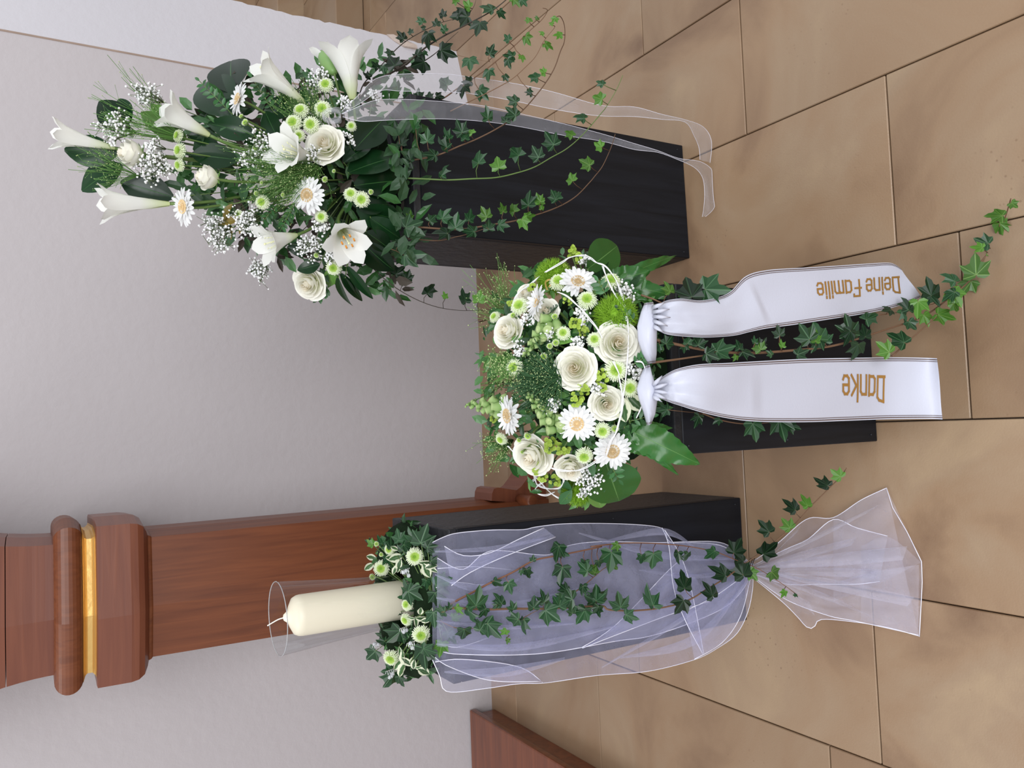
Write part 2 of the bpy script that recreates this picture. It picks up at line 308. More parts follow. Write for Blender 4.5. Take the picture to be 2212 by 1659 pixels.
# ------------------------------------------------------------------ structure: floor
Z0 = -.014
floor = ob('floor', me('floor', [(-3.2, -1.2, Z0), (4.4, -1.2, Z0), (4.4, 4.2, Z0), (-3.2, 4.2, Z0)], [(0, 1, 2, 3)], GROUT, smooth=False), kind='structure')
def slab(x0, x1, y0, y1, zt=0.):
    g = .0014; j = U(-.0006, .0006)
    ob('floor_tile', bevbox('floor_tile', (x0+g, y0+g, -.03+zt), (x1-g, y1-g, zt+j), STONE, .0016, 1), floor)
XJ = [-.727-.3525*k for k in range(6, 0, -1)] + [-.727, -.372, -.0205, .333, .686, 1.037, 1.39]
CJ = {(-.727): 0}
seedY = [1.5, .9, 1.7, 1.1, 1.9, 1.224, 1.0955, 1.43, .862, .99, 1.364, 1.725]
seedP = [.85, .8, .82, .83, .78, .853, .777, .80, .80, .86, .82, .78]
for k in range(len(XJ)-1):
    ys = []; y = seedY[k] - 3*seedP[k]
    while y < 2.5:
        if y > -1.1: ys.append(y)
        y += seedP[k]
    if 2.585 - ys[-1] < .12: ys.pop()
    ys = [-1.15] + ys + [2.585]
    for a, b in zip(ys, ys[1:]): slab(XJ[k], XJ[k+1], a, b)
bj = [-2.9, -2.1, -1.25, -.36, .41, 1.18, 1.39]
for a, b in zip(bj, bj[1:]): slab(a, b, 2.585, 2.80 if b < 1.3 else 2.86)
for a, b in zip([-1.15, -.3, .55, 1.32, 2.1], [-.3, .55, 1.32, 2.1, 2.9]): slab(1.39, 1.54, a, b)
for i, (a, b) in enumerate(((1.54, 2.05), (2.05, 2.6), (2.6, 3.15), (3.15, 3.8), (3.8, 4.4))):
    y = -1.15 + .2*(i % 2)
    while y < 3.88:
        slab(a, b, max(y, -1.15), min(y+.95, 3.9)); y += .95
# stone steps in the next bay
for n_, (y0, z1, dp) in enumerate(((3.9, .15, .55), (4.45, .30, .5), (4.95, .45, .5), (5.45, .60, 1.4))):
    s_ = ob('stone_step' if n_ == 0 else 'stone_step', None, None, M.Translation((2.9, y0, 0)), label=['lowest worn stone step behind the white wall', 'second stone step behind the white wall', 'third stone step behind the white wall', 'topmost dark stone step behind the white wall'][n_], category='step')
    for q in range(4):
        x0 = -1.35 + q*.9 + .2*(n_ % 2)
        ob('step_stone', bevbox('step_stone', (x0+.002, 0, 0), (x0+.898, dp-.001, z1), STONE, .006, 2), s_)
# ------------------------------------------------------------------ walls
def wallgrid(name, a, b, z1, nx, nz, mt, rough_b=False, thick=.12, nrm=(0, -1, 0), label=None):
    """a plaster wall face with a slightly wavy surface; its right arris is knocked about"""
    a = V(a); b = V(b); d = (b-a); n = V(nrm); vs = []; fs = []
    for i in range(nx+1):
        for k in range(nz+1):
            p = a + d*(i/nx) + V((0, 0, z1*k/nz))
            if rough_b and i == nx: p += d.normalized()*(-abs(random.gauss(0, .0022)) if R() < .8 else -U(.004, .01))
            if k == 0: p.z += U(0, .002)
            vs.append(p)
    o = len(vs)
    for i in range(nx):
        for k in range(nz):
            q = i*(nz+1)+k; fs.append((q, q+nz+1, q+nz+2, q+1))
    for i in (0, nx):
        for k in range(nz+1): vs.append(vs[i*(nz+1)+k] - n*thick)
    for k in range(nz):
        fs.append((k+1, k, o+k, o+k+1)); r0 = nx*(nz+1); r1 = o+nz+1; fs.append((r0+k, r0+k+1, r1+k+1, r1+k))
    return ob(name, me(name, vs, fs, mt, smooth=False), kind='structure')
wallgrid('wall_back', (-3.2, 2.775, -.01), (1.233, 2.768, -.01), 3.4, 8, 8, WALL)
wallgrid('wall_right', (1.233, 2.768, -.01), (1.542, 2.873, -.01), 3.4, 3, 170, WALL2, True, thick=.75, nrm=(.32, -.94, 0))
g = G(); pl = [at(836, 74, 2.865), at(850, 74, 2.85), at(872, 84, 2.84), at(900, 97, 2.84), at(902, 104, 2.845), at(874, 100, 2.85), at(852, 88, 2.86)]
vs = pl + [p + V((-.005, .05, 0)) for p in pl]
g.add(vs, [tuple(range(7))[::-1], tuple(range(7, 14))] + [(i, (i+1) % 7, 7+(i+1) % 7, 7+i) for i in range(7)])
ob('trim_1', g.mesh('trim_1', CHIP, False), kind='structure')
WORN = mat('worn_arris_plaster', (.36, .27, .22), .9, .2, var=.25, nscale=12)
ob('trim_2', bevbox('trim_2', (1.2295, 2.7655, -.01), (1.2355, 2.772, 3.38), WORN, .0015, 1), kind='structure')

ob('wall_far', bevbox('wall_far', (1.0, 6.9, -.01), (5.2, 7.0, 3.4), WALL, 0), kind='structure')
# ------------------------------------------------------------------ wooden post behind the candle
post_poly = [(-.427, 2.300), (-.252, 2.315), (-.240, 2.40), (-.25, 2.60), (-.54, 2.60), (-.562, 2.325)]
pc = V((-.40, 2.44))
def loft(name, lv, mt, cap=True, poly=post_poly, cen=pc, smooth=False):
    vs, fs = [], []; n = len(poly)
    for z, off in lv:
        for x, y in poly:
            d = V((x, y)) - cen; q = cen + d*(1 + off/.16); vs.append((q.x, q.y, z))
    for i in range(len(lv)-1):
        for k in range(n): fs.append((i*n+k, i*n+(k+1) % n, (i+1)*n+(k+1) % n, (i+1)*n+k))
    if cap: fs.append(tuple(range(n))[::-1]); fs.append(tuple((len(lv)-1)*n+k for k in range(n)))
    return me(name, vs, fs, mt, smooth=smooth)
t = thing('wooden_post', 'tall octagonal cherry-brown wooden post with gold band behind the candle', 'post')
ob('shaft', loft('shaft', [(0, 0), (1.236, 0), (1.24, .004), (1.246, .006)], CHERRY), t)
ob('collar_block', loft('collar_block', [(1.246, .006), (1.25, .018), (1.258, .034), (1.272, .043), (1.29, .046), (1.366, .046), (1.368, .04)], CHERRY_H), t)
ob('gold_band', loft('gold_band', [(1.364, .034), (1.370, .018), (1.376, .012), (1.387, .012), (1.392, .016), (1.397, .03)], GOLD), t, label='gold leaf band')
tor = [(1.396 + .032*(1-math.cos(a)), .020 + .030*math.sin(a)) for a in [math.pi*k/12 for k in range(13)]]
ob('ring_moulding', loft('ring_moulding', tor, CHERRY, smooth=False), t)
nk = [(1.45 + .38*k/14, .004 + .10*(k/14)**2.0) for k in range(15)]
ob('upper_shaft', loft('upper_shaft', nk[:5], CHERRY_H), t); ob('upper_shaft', loft('upper_shaft', [(nk[4][0]+.002, nk[4][1])] + nk[5:], CHERRY_H), t)
# splayed foot of the post, seen between the plinth and the bouquet
def foot():
    pr = [(-.30, 0.), (-.30, .20), (-.262, .195), (-.215, .175), (-.208, .16), (-.212, .12), (-.19, .105), (-.15, .09), (-.118, .06), (-.11, 0)]
    pr = [(x, z) for x, z in pr]; n = len(pr); vs = [(x, 2.335, z) for x, z in pr] + [(x, 2.47, z) for x, z in pr]
    return me('splayed_foot', vs, [tuple(range(n)), tuple(range(n, 2*n))[::-1]] + [((i+1) % n, i, n+i, n+(i+1) % n) for i in range(n)], CHERRY_H, smooth=False)
FP = [at(1062, 1082, 2.33), at(1063, 1066, 2.33), at(1067, 1056, 2.33), at(1076, 1053, 2.33), at(1096, 1056, 2.33), at(1116, 1059, 2.33), at(1126, 1051, 2.33), at(1138, 1035, 2.33), at(1146, 1020, 2.33), at(1168, 1005, 2.33), at(1196, 1010, 2.33), at(1205, 1088, 2.33)]
n = len(FP); vs = FP + [p + V((0, .12, 0)) for p in FP]
vs = [V((p.x, p.y, max(p.z, .0))) for p in vs]
ob('splayed_foot', me('splayed_foot', vs, [tuple(range(n)), tuple(range(n, 2*n))[::-1]] + [((i+1) % n, i, n+i, n+(i+1) % n) for i in range(n)], CHERRY_H, smooth=False), t)
a = at(1147, 1082, 2.26); b = a + V((0, .09, 0)); g = G(); g.tube([a - V((0, .014, 0)), a - V((0, .012, 0)), a, b], lambda t_: .019 if t_ > .2 else .015, 16)
ob('dowel', g.mesh('dowel', CHERRY), t)
# low orange wooden kneeling step, bottom left of the church wall
t = thing('wooden_platform', 'low orange-brown wooden platform end against the wall, left of the candle', 'platform', V((-1.5, 2.35, 0)))
ob('top_board', bevbox('top_board', (-.9, -.62, .075), (.445, .415, .10), ORANGEWOOD, .006), t)
ob('side_panel', bevbox('side_panel', (-.88, -.60, .0), (.43, .40, .075), ORANGEWOOD, .002), t)

# ------------------------------------------------------------------ plinths
def plinth(label, x0, x1, y0, y1, h, rz=0):
    c = V(((x0+x1)/2, (y0+y1)/2, 0)); t = thing('plinth', label, 'plinth', M.Translation(c) @ rot('Z', rz))
    w, d = (x1-x0)/2, (y1-y0)/2; q = .018
    ob('front_panel', bevbox('front_panel', (-w+.0005, -d, 0), (w-.0005, -d+q, h-.0185), BLACK, .0015, 1), t)
    ob('back_panel', bevbox('back_panel', (-w+.0005, d-q, 0), (w-.0005, d, h-.0185), BLACK, .0015, 1), t)
    ob('side_panel', bevbox('side_panel', (-w, -d+q, 0), (-w+q, d-q, h-.0185), BLACKTOP, .0015, 1), t)
    ob('side_panel', bevbox('side_panel', (w-q, -d+q, 0), (w, d-q, h-.0185), BLACKTOP, .0015, 1), t)
    ob('top_panel', bevbox('top_panel', (-w, -d, h-.018), (w, d, h), BLACKTOP, .003, 2), t)
    g = G()
    for sx in (-1, 1):
        for k in range(3): g.ball(V((sx*w*.9, -d-.0003, .02 + k*(h-.05)/2)), .0028)
    ob('screw_head', g.mesh('screw_head', BLACKTOP), t, kind='stuff')
    return t
plinth('tall black wooden plinth carrying the candle, half under white tulle', -.497, -.198, 1.446, 1.736, .80)
plinth('tall black wooden plinth under the upright lily arrangement', .422, .729, 1.583, 1.873, .79, .02)
plinth('short black wooden plinth under the round bouquet with ribbons', -.061, .238, 1.059, 1.349, .55)

# ================================================================== plant building blocks
def sheet_me(name, f, nu, nv, mt, uvmode='v'):
    vs = []; fs = []; uv = []
    for j in range(nv+1):
        for i in range(nu+1): vs.append(f(-1 + 2*i/nu, j/nv))
    def q(i, j):
        u = abs(-1 + 2*i/nu); v = j/nv
        return (u, v) if uvmode == 'v' else (u, u)
    for j in range(nv):
        for i in range(nu):
            fs.append((j*(nu+1)+i, j*(nu+1)+i+1, (j+1)*(nu+1)+i+1, (j+1)*(nu+1)+i)); uv.append((q(i, j), q(i+1, j), q(i+1, j+1), q(i, j+1)))
    return me(name, vs, fs, mt, uv=uv)
def blade(name, mt, w=.3, pw=1.1, bend=.15, fold=.12, nu=4, nv=8, wav=0., base=.02):
    def f(u, v):
        ww = w*max(0., math.sin(math.pi*min(1, v**pw*.97+.015)))**.8 + (base if v < .05 else 0)
        return V((u*ww, v, -bend*v*v + fold*abs(u)*ww*2 + wav*math.sin(v*17)*abs(u)))
    return sheet_me(name, f, nu, nv, mt, 'e')
IVO = [(-.04, -.12, 1, .03), (-.28, -.22, .5, -.01), (-.50, -.10, 0, -.10), (-.43, .13, 1, .05), (-.52, .33, .5, -.01), (-.58, .56, 0, -.13), (-.36, .50, .5, -.02), (-.20, .57, 1, .05), (-.17, .78, .5, .0), (0, 1.04, 0, -.14)]
def ivymesh(name, mt, wx=1., droop=1., sk=0.):
    o = IVO + [(-x, y, q, z) for x, y, q, z in IVO[-2::-1]]
    vs = [V((0, 0, 0))] + [V((x*wx + sk*y*y, y, z*droop)) for x, y, q, z in o]
    fs = []; uv = []
    for i in range(len(o)-1): fs.append((0, i+2, i+1)); uv.append(((0, 0), (o[i+1][2], 0), (o[i][2], 0)))
    return me(name, vs, fs, mt, uv=uv, smooth=False)
IVM = {}
for k_, mt in (('i', IVY), ('y', IVYY), ('d', IVYD)):
    IVM[k_] = [ivymesh('ivy_leaf_blade', mt, 1., 1., .03), ivymesh('ivy_leaf_blade', mt, .82, 1.6, -.06), ivymesh('ivy_leaf_blade', mt, 1.1, .7, .08)]
BL = {'g': [blade('broad_leaf_blade', GLOSSY, .33, 1.0, .12, .10, 6, 10), blade('broad_leaf_blade', GLOSSY, .27, .9, .3, .16, 6, 10)],
      'p': [blade('pale_leaf_blade', PALE, .22, .9, .2, .2)], 'o': [blade('yellow_leaf_blade', OLIVE, .2, .9, .3, .2)],
      'v': [blade('variegated_blade', VARIEG, .26, .9, .35, .2, 6, 7, .02), blade('variegated_blade', VARIEG, .32, 1., -.25, .3, 6, 7, .03)],
      's': [blade('sprig_blade', SPRIG, .24, 1., .1, .1, 2, 5)], 'n': [blade('narrow_leaf_blade', GLOSSY, .10, .75, .15, .2, 4, 10)],
      'a': [blade('aralia_oval_blade', ARALIA, .36, .9, .15, .12, 6, 10, .012)]}
def img_dir(fx, fy, c): return (IX*fx + IY*fy + TO*c).normalized()
def leaf_obj(parent, P0, org, tipdir, nrm, size, meshes, roll=0., name='leaf'):
    f = frame(P0 - org, nrm, None); y = (tipdir - nrm*tipdir.dot(nrm)).normalized(); x = y.cross(nrm).normalized()
    q = M.Identity(4)
    for i in range(3):
        q[i][0] = x[i]*size; q[i][1] = y[i]*size; q[i][2] = nrm[i]*size; q[i][3] = (P0-org)[i]
    return ob(name, random.choice(meshes), parent, q @ rot('Y', roll))
def vine(label, stems, leaves, group=None, stemmat=BARK, cat='ivy', lift=.006, tiltk=.5):
    """stems: lists of (px, py, Y) plus radius; leaves: (px, py, size_px, kind[, tip_dx, tip_dy])"""
    org = at(*stems[0][0][0]); t = thing('ivy_vine', label, cat, org, group)
    g = G(); allp = []
    for pts, rad in stems:
        W = catmull([at(*p) for p in pts], 5); g.tube([p-org for p in W], (lambda a, r=rad: r*(1-.65*a)), 6)
        allp += [(p, CAMpx(p)) for p in W]
    lv = []
    for L in leaves:
        x, y, s, k = L[:4]
        best = min(allp, key=lambda q: (q[1][0]-x)**2 + (q[1][1]-y)**2); sx, sy_ = best[1]
        dx, dy = x-sx, y-sy_; dd = math.hypot(dx, dy)
        if len(L) > 4: tx, ty = L[4:6]
        elif dd > s*.28: tx, ty = dx/dd + U(-.35, .35), dy/dd + U(-.35, .35)
        else: a_ = U(0, 6.28); tx, ty = math.cos(a_), math.sin(a_)
        pc_ = at(x, y, best[0].y - lift - U(0, .012)); sz = s*px2m(pc_)/1.24
        td = img_dir(tx, ty, U(-.5, .25)); nr = img_dir(U(-tiltk, tiltk)-.15, U(-tiltk, tiltk), 1.)
        base = pc_ - td*(sz*.4); lv.append((base, td, nr, sz, k))
        mid = (best[0]+base)/2 + V((0, 0, .004)); g.tube([p-org for p in (best[0], mid, base)], .00075, 4)
    ob('stem', g.mesh('ivy_stem', stemmat), t)
    for base, td, nr, sz, k in lv: leaf_obj(t, base, org, td, nr, sz, IVM[k], U(-.35, .35))
    return t
def CAMpx(P):
    q = P - CAM; d = q.dot(FW); return (1106 - q.dot(UP)/d*FPX, 1659 - 829.5 - q.dot(RT)/d*FPX)
# ---- flower parts (unit size, facing +Z)
def lily_petal(inner):
    def f(u, v):
        r = .05 + .19*v + .09*v**3 + (.17*max(0, v-.72)**1.3*3 if not inner else .13*max(0, v-.75)**1.3*3)
        w = (.25 if inner else .21)*(v+.12)**.55*max(0., 1-v**5)**.6 + .012*(v < .02)
        z = v*1.02 - .32*max(0, v-.8)**1.6*2; th = u*w/max(r, .11); rr = r - (.012 if inner else 0)
        return V((rr*math.cos(th) - (.02*(1-u*u) if v > .3 else 0), rr*math.sin(th), z))
    return sheet_me('lily_petal', f, 6, 12, LILYW)
LP = [lily_petal(False), lily_petal(True)]
def lily(label, b, mth, pa, width=1., stam=False, twist=None, group=None):
    """b, mth: pixel + depth factor of trumpet base and mouth"""
    B, T = b, mth; ax = T - B; Ln = ax.length; t = thing('lily_bloom', label, 'lily', B, group)
    q = frame(V((0, 0, 0)), ax, None, 1.); tw = U(0, 1) if twist is None else twist
    for i in range(6):
        s = M.Diagonal((Ln*width, Ln*width, Ln, 1))
        ob('petal', LP[i % 2], t, q @ s @ rot('Z', tw + i*math.pi/3 + U(-.06, .06)) @ rot('Y', U(-.05, .06)))
    g = G(); g.tube([V((0, 0, .1)), V((.01, 0, .5)), V((0, .01, .86))], .012, 5, 1); g.ball(V((0, .01, .87)), .03, 1, 1)
    for i in range(6):
        a = i*1.047+.4; p = V((.14*math.cos(a), .14*math.sin(a), .78)); g.tube([V((0, 0, .2)), p*.8, p], .006, 4, 1)
        if stam: g.tube([p + V((-.02, .03, 0)), p + V((.02, -.03, .01))], .022, 5, 0)
        else: g.tube([p + V((-.01, .02, 0)), p + V((.01, -.02, .01))], .010, 5, 1)
    ob('stamens', g.mesh('stamens', [ORANGE, PISTIL]), t, q @ M.Diagonal((Ln, Ln, Ln, 1)), kind='stuff')
    st = catmull([V((0, 0, 0)), -ax*.35 + (pa-B)*.1, (pa-B)*.55, pa-B], 4)
    g = G(); g.tube(st, .0032, 6); ob('stem', g.mesh('stem', GREENSTEM), t)
    return t
def rose_layer(rb, rm, rt, z0, z1, ha, curl, sk, mt=None, tipd=.12):
    def f(u, v):
        ang = u*ha*(.55 + .6*math.sin(math.pi*min(v, .95)*.62)) * (1 if v < .8 else 1-.35*(v-.8)/.2)
        r = rb*(1-v)**2 + 2*rm*v*(1-v) + rt*v*v + curl*max(0, v-.78)**1.2*6 + sk*u
        z = z0 + (z1-z0)*v - tipd*u*u*v*v - abs(curl)*max(0, v-.85)*1.6 + .03*math.sin(3*u+4*v)
        return V((r*math.cos(ang), r*math.sin(ang), z))
    return sheet_me('rose_petal', f, 7, 8, mt or ROSEW)
RL = [(3, rose_layer(.05, .16, .10, -.2, .66, 1.3, .01, .05, ROSEC, .05)), (4, rose_layer(.08, .28, .21, -.3, .63, 1.05, .02, .06, ROSEC, .08)),
      (5, rose_layer(.10, .46, .37, -.4, .56, .88, .04, .06, None, .10)), (5, rose_layer(.12, .66, .58, -.5, .46, .82, .07, .06, None, .12)),
      (5, rose_layer(.14, .82, .80, -.55, .26, .80, .10, .05, None, .16)), (5, rose_layer(.16, .90, 1.0, -.55, .06, .80, .12, .04, None, .2))]
SEPAL = blade('sepal', PALE, .16, .8, -.5, .2, 2, 4)
def rose(label, P, F, r, root, open_=1., group=None):
    t = thing('rose_bloom', label, 'rose', P, group); q = frame(V((0, 0, 0)), F, None, r)
    for k, (n_, mm_) in enumerate(RL):
        if open_ < .8 and k == 5: continue
        of = k*.9 + U(0, .4)
        for i in range(n_):
            s = M.Diagonal((1, 1, U(.94, 1.05), 1)) if open_ >= .8 else M.Diagonal((.92, .92, 1.25, 1))
            ob('petal', mm_, t, q @ rot('Z', of + i*2*math.pi/n_ + U(-.1, .1)) @ rot('Y', U(-.04, .05)) @ s)
    for i in range(5): ob('sepal', SEPAL, t, q @ loc(V((0, 0, -.55))) @ rot('Z', i*1.256) @ rot('X', -.5) @ M.Scale(.7, 4))
    g = G(); g.tube(catmull([-F.normalized()*r*.5, -F.normalized()*r*1.4 + (root-P)*.15, root-P], 4), .0028, 6); ob('stem', g.mesh('stem', GREENSTEM), t)
    return t
GP = [sheet_me('gerbera_petal', lambda u, v, b=b: V((u*(.118*math.sin(math.pi*(v*.60+.24))**.8) * (1 if v < .93 else .75), .22+.78*v, b*(v-.5)*(v-.1) + .02*u*u + .015*(abs(u) > .9))), 2, 5, GERBW) for b in (-.22, -.05, .12)]
def gerbheart():
    g = G()
    for j in range(7):
        rr = .06+.27*j/6; z = .10 + .02*math.sin(j*1.2) - .0*j
        for i in range(int(6+j*5)):
            a = i*2*math.pi/int(6+j*5) + j; g.ball(V((rr*math.cos(a), rr*math.sin(a), z+.02*R())), .032 + .008*(j > 4), 0)
    n = 16; g.add([(0, 0, .1)] + [(.33*math.cos(i*math.tau/n), .33*math.sin(i*math.tau/n), .06) for i in range(n)], [(0, i+1, (i+1) % n+1) for i in range(n)])
    return g.mesh('gerbera_heart', GERBC)
GH = gerbheart()
def gerbera(label, P, F, r, root, cup=0., group=None):
    t = thing('gerbera_bloom', label, 'gerbera', P, group); q = frame(V((0, 0, 0)), F, None, r); o = U(0, 1)
    for i in range(20): ob('petal', GP[i % 2], t, q @ rot('Z', o + i*math.tau/22 + U(-.04, .04)) @ rot('X', cup + U(-.09, .09)) @ M.Diagonal((1.1, U(.92, 1.02), 1, 1)))
    for i in range(14): ob('petal', GP[2], t, q @ loc(V((0, 0, .03))) @ rot('Z', o + .1 + i*math.tau/14) @ rot('X', cup + .12 + U(-.08, .12)) @ M.Diagonal((.9, U(.70, .84), 1, 1)))
    ob('heart', GH, t, q, kind='stuff')
    g = G(); g.tube(catmull([V((0, 0, 0)), -F.normalized()*r*1.0 + (root-P)*.1, root-P], 4), .0024, 6); ob('stem', g.mesh('stem', GREENSTEM), t)
    return t
def mumring(name, mt, rings, w):
    vs = []; fs = []; uv = []
    for n_, r0, r1, z0, z1, up in rings:
        for i in range(n_):
            a = (i+U(-.2, .2))*math.tau/n_; c, s = math.cos(a), math.sin(a); rr = r1*U(.9, 1.06); o = len(vs)
            for (tt, ww) in ((0, .5), (.6, 1.), (.92, .9), (1., .35)):
                r_ = r0 + (rr-r0)*tt; z = z0 + (z1-z0)*tt + up*math.sin(math.pi*tt)
                for sgn in (-1, 1): vs.append(V((r_*c - sgn*w*ww*s, r_*s + sgn*w*ww*c, z + .02)))
            for k in range(3): fs.append((o+2*k, o+2*k+1, o+2*k+3, o+2*k+2)); uv.append(((0, k/3), (0, k/3), (0, (k+1)/3), (0, (k+1)/3)))
    return me(name, vs, fs, mt, uv=uv)
MW = mumring('mum_petals', MUMW, [(30, .2, 1., -.05, -.12, .12), (28, .2, .92, .05, .10, .14), (26, .18, .8, .12, .3, .10), (22, .15, .66, .18, .42, .06)], .062)
MG = mumring('mum_heart_petals', MUMG, [(20, .1, .5, .2, .44, .05), (16, .06, .36, .22, .42, .03)], .05)
BW = mumring('button_petals', MUMW, [(16, .3, .95, -.3, .35, .0), (16, .25, .8, -.2, .5, .0)], .13)
BG = mumring('button_heart_petals', MUMG, [(14, .1, .6, .1, .5, .12)], .1)
_g = G(); _g.ball(V((0, 0, .16)), .17, 0, 1); MD = _g.mesh('mum_heart', MUMD)
_g = G(); _g.ball(V((0, 0, -.1)), .62, 0, 1); BD = _g.mesh('button_heart', GREENSTEM)
def mum(label, P, F, r, root, group=None, small=False):
    t = thing('chrysanthemum_bloom' if not small else 'chrysanthemum_button', label, 'chrysanthemum', P, group); q = frame(V((0, 0, 0)), F, None, r) @ rot('Z', U(0, 6))
    ob('petals', BW if small else MW, t, q, kind='stuff'); ob('heart_petals', BG if small else MG, t, q, kind='stuff'); ob('heart', BD if small else MD, t, q)
    g = G(); g.tube(catmull([V((0, 0, 0)), -F.normalized()*r*.9 + (root-P)*.12, root-P], 3), .0015, 5); ob('stem', g.mesh('stem', GREENSTEM), t)
    return t
def spray(name, label, cat, P, root, rw, n_, mats, br=.0026, k=1., dirs=None, group=None, tw=.0005, dens=3):
    """a branching spray: fine stems fanning from root to a cloud of blossoms of radius rw about P"""
    t = thing(name, label, cat, P, group); gs = G(); gb = G()
    base = (root-P); hub = -(P-root).normalized()*rw*.95 if (P-root).length > rw else base
    gs.tube([base, hub*1.05], .0011, 4); nb = max(5, n_//9); knots = []
    for i in range(nb):
        d = V((random.gauss(0, 1), random.gauss(0, 1), random.gauss(0, 1))).normalized()*rw*U(.25, .8); knots.append(d)
        gs.tube([hub, (hub+d)/2 + V((0, 0, U(-.003, .006))), d], tw*1.4, 3)
    for i in range(n_):
        kn = random.choice(knots); d = kn + V((random.gauss(0, 1), random.gauss(0, 1), random.gauss(0, 1)))*rw*.2*k
        gs.tube([kn, d], tw, 3); r_ = br*U(.6, 1.25)
        if dens >= 3:
            gb.ball(d, r_, 0, 1)
        else: gb.ball(d, r_, 0)
    ob('stems', gs.mesh('stems', mats[0]), t, kind='stuff'); ob('blossoms', gb.mesh('blossoms', mats[1], smooth=False), t, kind='stuff')
    return t
def branch(label, leaves, depth, root, kind='g', cat='foliage', name='leaf_branch', off=-.004, nrm=None, group=None):
    """leaves: (base px, tip px, lift) each leaf its own part"""
    P0 = depth(leaves[0][0], leaves[0][1]); t = thing(name, label, cat, P0, group); g = G()
    for L in leaves:
        bx, by, tx, ty = L[:4]; lf = L[4] if len(L) > 4 else 0.; kk = L[5] if len(L) > 5 else kind
        B = depth(bx, by); T = depth(tx, ty); B = B + TO*(-.004); T = T + TO*lf; d = T - B
        nr = (img_dir(U(-.3, .2), U(-.25, .25), 1.) if not nrm else nrm); nr = (nr - d.normalized()*nr.dot(d.normalized())).normalized()
        leaf_obj(t, B, P0, d, nr, d.length, BL[kk], U(-.2, .2)); g.tube([B-P0, (B+root)/2-P0, root-P0], .0012, 4)
    ob('stem', g.mesh('stem', GREENSTEM), t)
    return t
def sprig(label, b, tip, depth, n_=7, ls=16, name='box_sprig', root=None, group=None):
    B = depth(*b); T = depth(*tip) + TO*.012; t = thing(name, label, 'foliage', B, group); d = T-B; g = G(); g.tube([V((0, 0, 0)), d*.5 + TO*.004, d], .0008, 4)
    if root: g.tube([root-B, V((0, 0, 0))], .001, 4)
    ob('stem', g.mesh('stem', GREENSTEM), t)
    side = d.cross(TO).normalized()
    for i in range(n_):
        a = (i+1)/(n_); p = B + d*a + TO*.004*math.sin(a*3)
        for sgn in ((-1, 1) if i < n_-1 else (0,)):
            td = (d.normalized()*.55 + side*sgn + TO*U(-.1, .4)).normalized(); nr = img_dir(U(-.4, .4), U(-.4, .4), 1)
            leaf_obj(t, p, B, td, nr, ls*px2m(p)*U(.8, 1.1), BL['s'])
    return t
def filler(name, P0, pts, parent, mts, smin, smax, org, kinds=('i', 'g')):
    """unresolvable leaf mass behind the blooms"""
    g = G()
    for P, s in pts:
        nr = img_dir(random.gauss(0, .5), random.gauss(0, .5), 1); a = U(0, 6.28); td = img_dir(math.cos(a), math.sin(a), U(-.4, .4)); td = (td - nr*td.dot(nr)).normalized(); x = td.cross(nr)
        w_ = U(.16, .34); q = M.Identity(4)
        for i in range(3): q[i][0] = x[i]*s; q[i][1] = td[i]*s; q[i][2] = nr[i]*s; q[i][3] = (P-org)[i]
        vs = [(0, 0, 0), (-w_*.8, .3, .06), (0, .35, 0), (w_*.8, .3, .06), (-w_*.7, .68, .03), (0, .7, -.05), (w_*.7, .68, .03), (0, 1, -.14)]
        g.add(vs, [(0, 2, 1), (0, 3, 2), (1, 2, 5, 4), (2, 3, 6, 5), (4, 5, 7), (5, 6, 7)], random.randrange(len(mts)), q)
    return ob(name, g.mesh(name, mts, False), parent, kind='stuff')
def snapdragon(label, b, tip, depth, root, n_=22):
    B = depth(*b); T = depth(*tip) + TO*.01; d = T-B; t = thing('snapdragon_spike', label, 'snapdragon', B)
    g = G(); g.tube([root-B, V((0, 0, 0)), d], .0022, 6); ob('stem', g.mesh('stem', GREENSTEM), t)
    for i in range(n_):
        a = i/(n_-1); r_ = (.0088*(1-a)+.0028); an = i*2.4; s1 = d.cross(V((0, .3, 1))).normalized(); s2 = d.normalized().cross(s1)
        od = (s1*math.cos(an) + s2*math.sin(an)); p = d*a + od*(r_*.9)
        ob('bud', SNB, t, frame(p, (od + d.normalized()*.7), d, r_*U(.9, 1.15)))
    return t
def budmesh():
    vs = []; fs = []; uv = []; n = 8; pr = [(0, -1), (.5, -.7), (.75, 0), (.6, .6), (.75, .95), (.35, .9), (0, .7)]
    for j, (r, z) in enumerate(pr):
        for k in range(n): a = math.tau*k/n; rr = r*(1 + (.18 if j in (3, 4) else 0)*math.cos(2*a)); vs.append(V((rr*math.cos(a), rr*math.sin(a), z)))
    for j in range(len(pr)-1):
        for k in range(n): fs.append((j*n+k, j*n+(k+1) % n, (j+1)*n+(k+1) % n, (j+1)*n+k)); uv.append(((0, j/6), (0, j/6), (0, (j+1)/6), (0, (j+1)/6)))
    return me('snap_bud', vs, fs, SNAP, uv=uv)
SNB = budmesh()
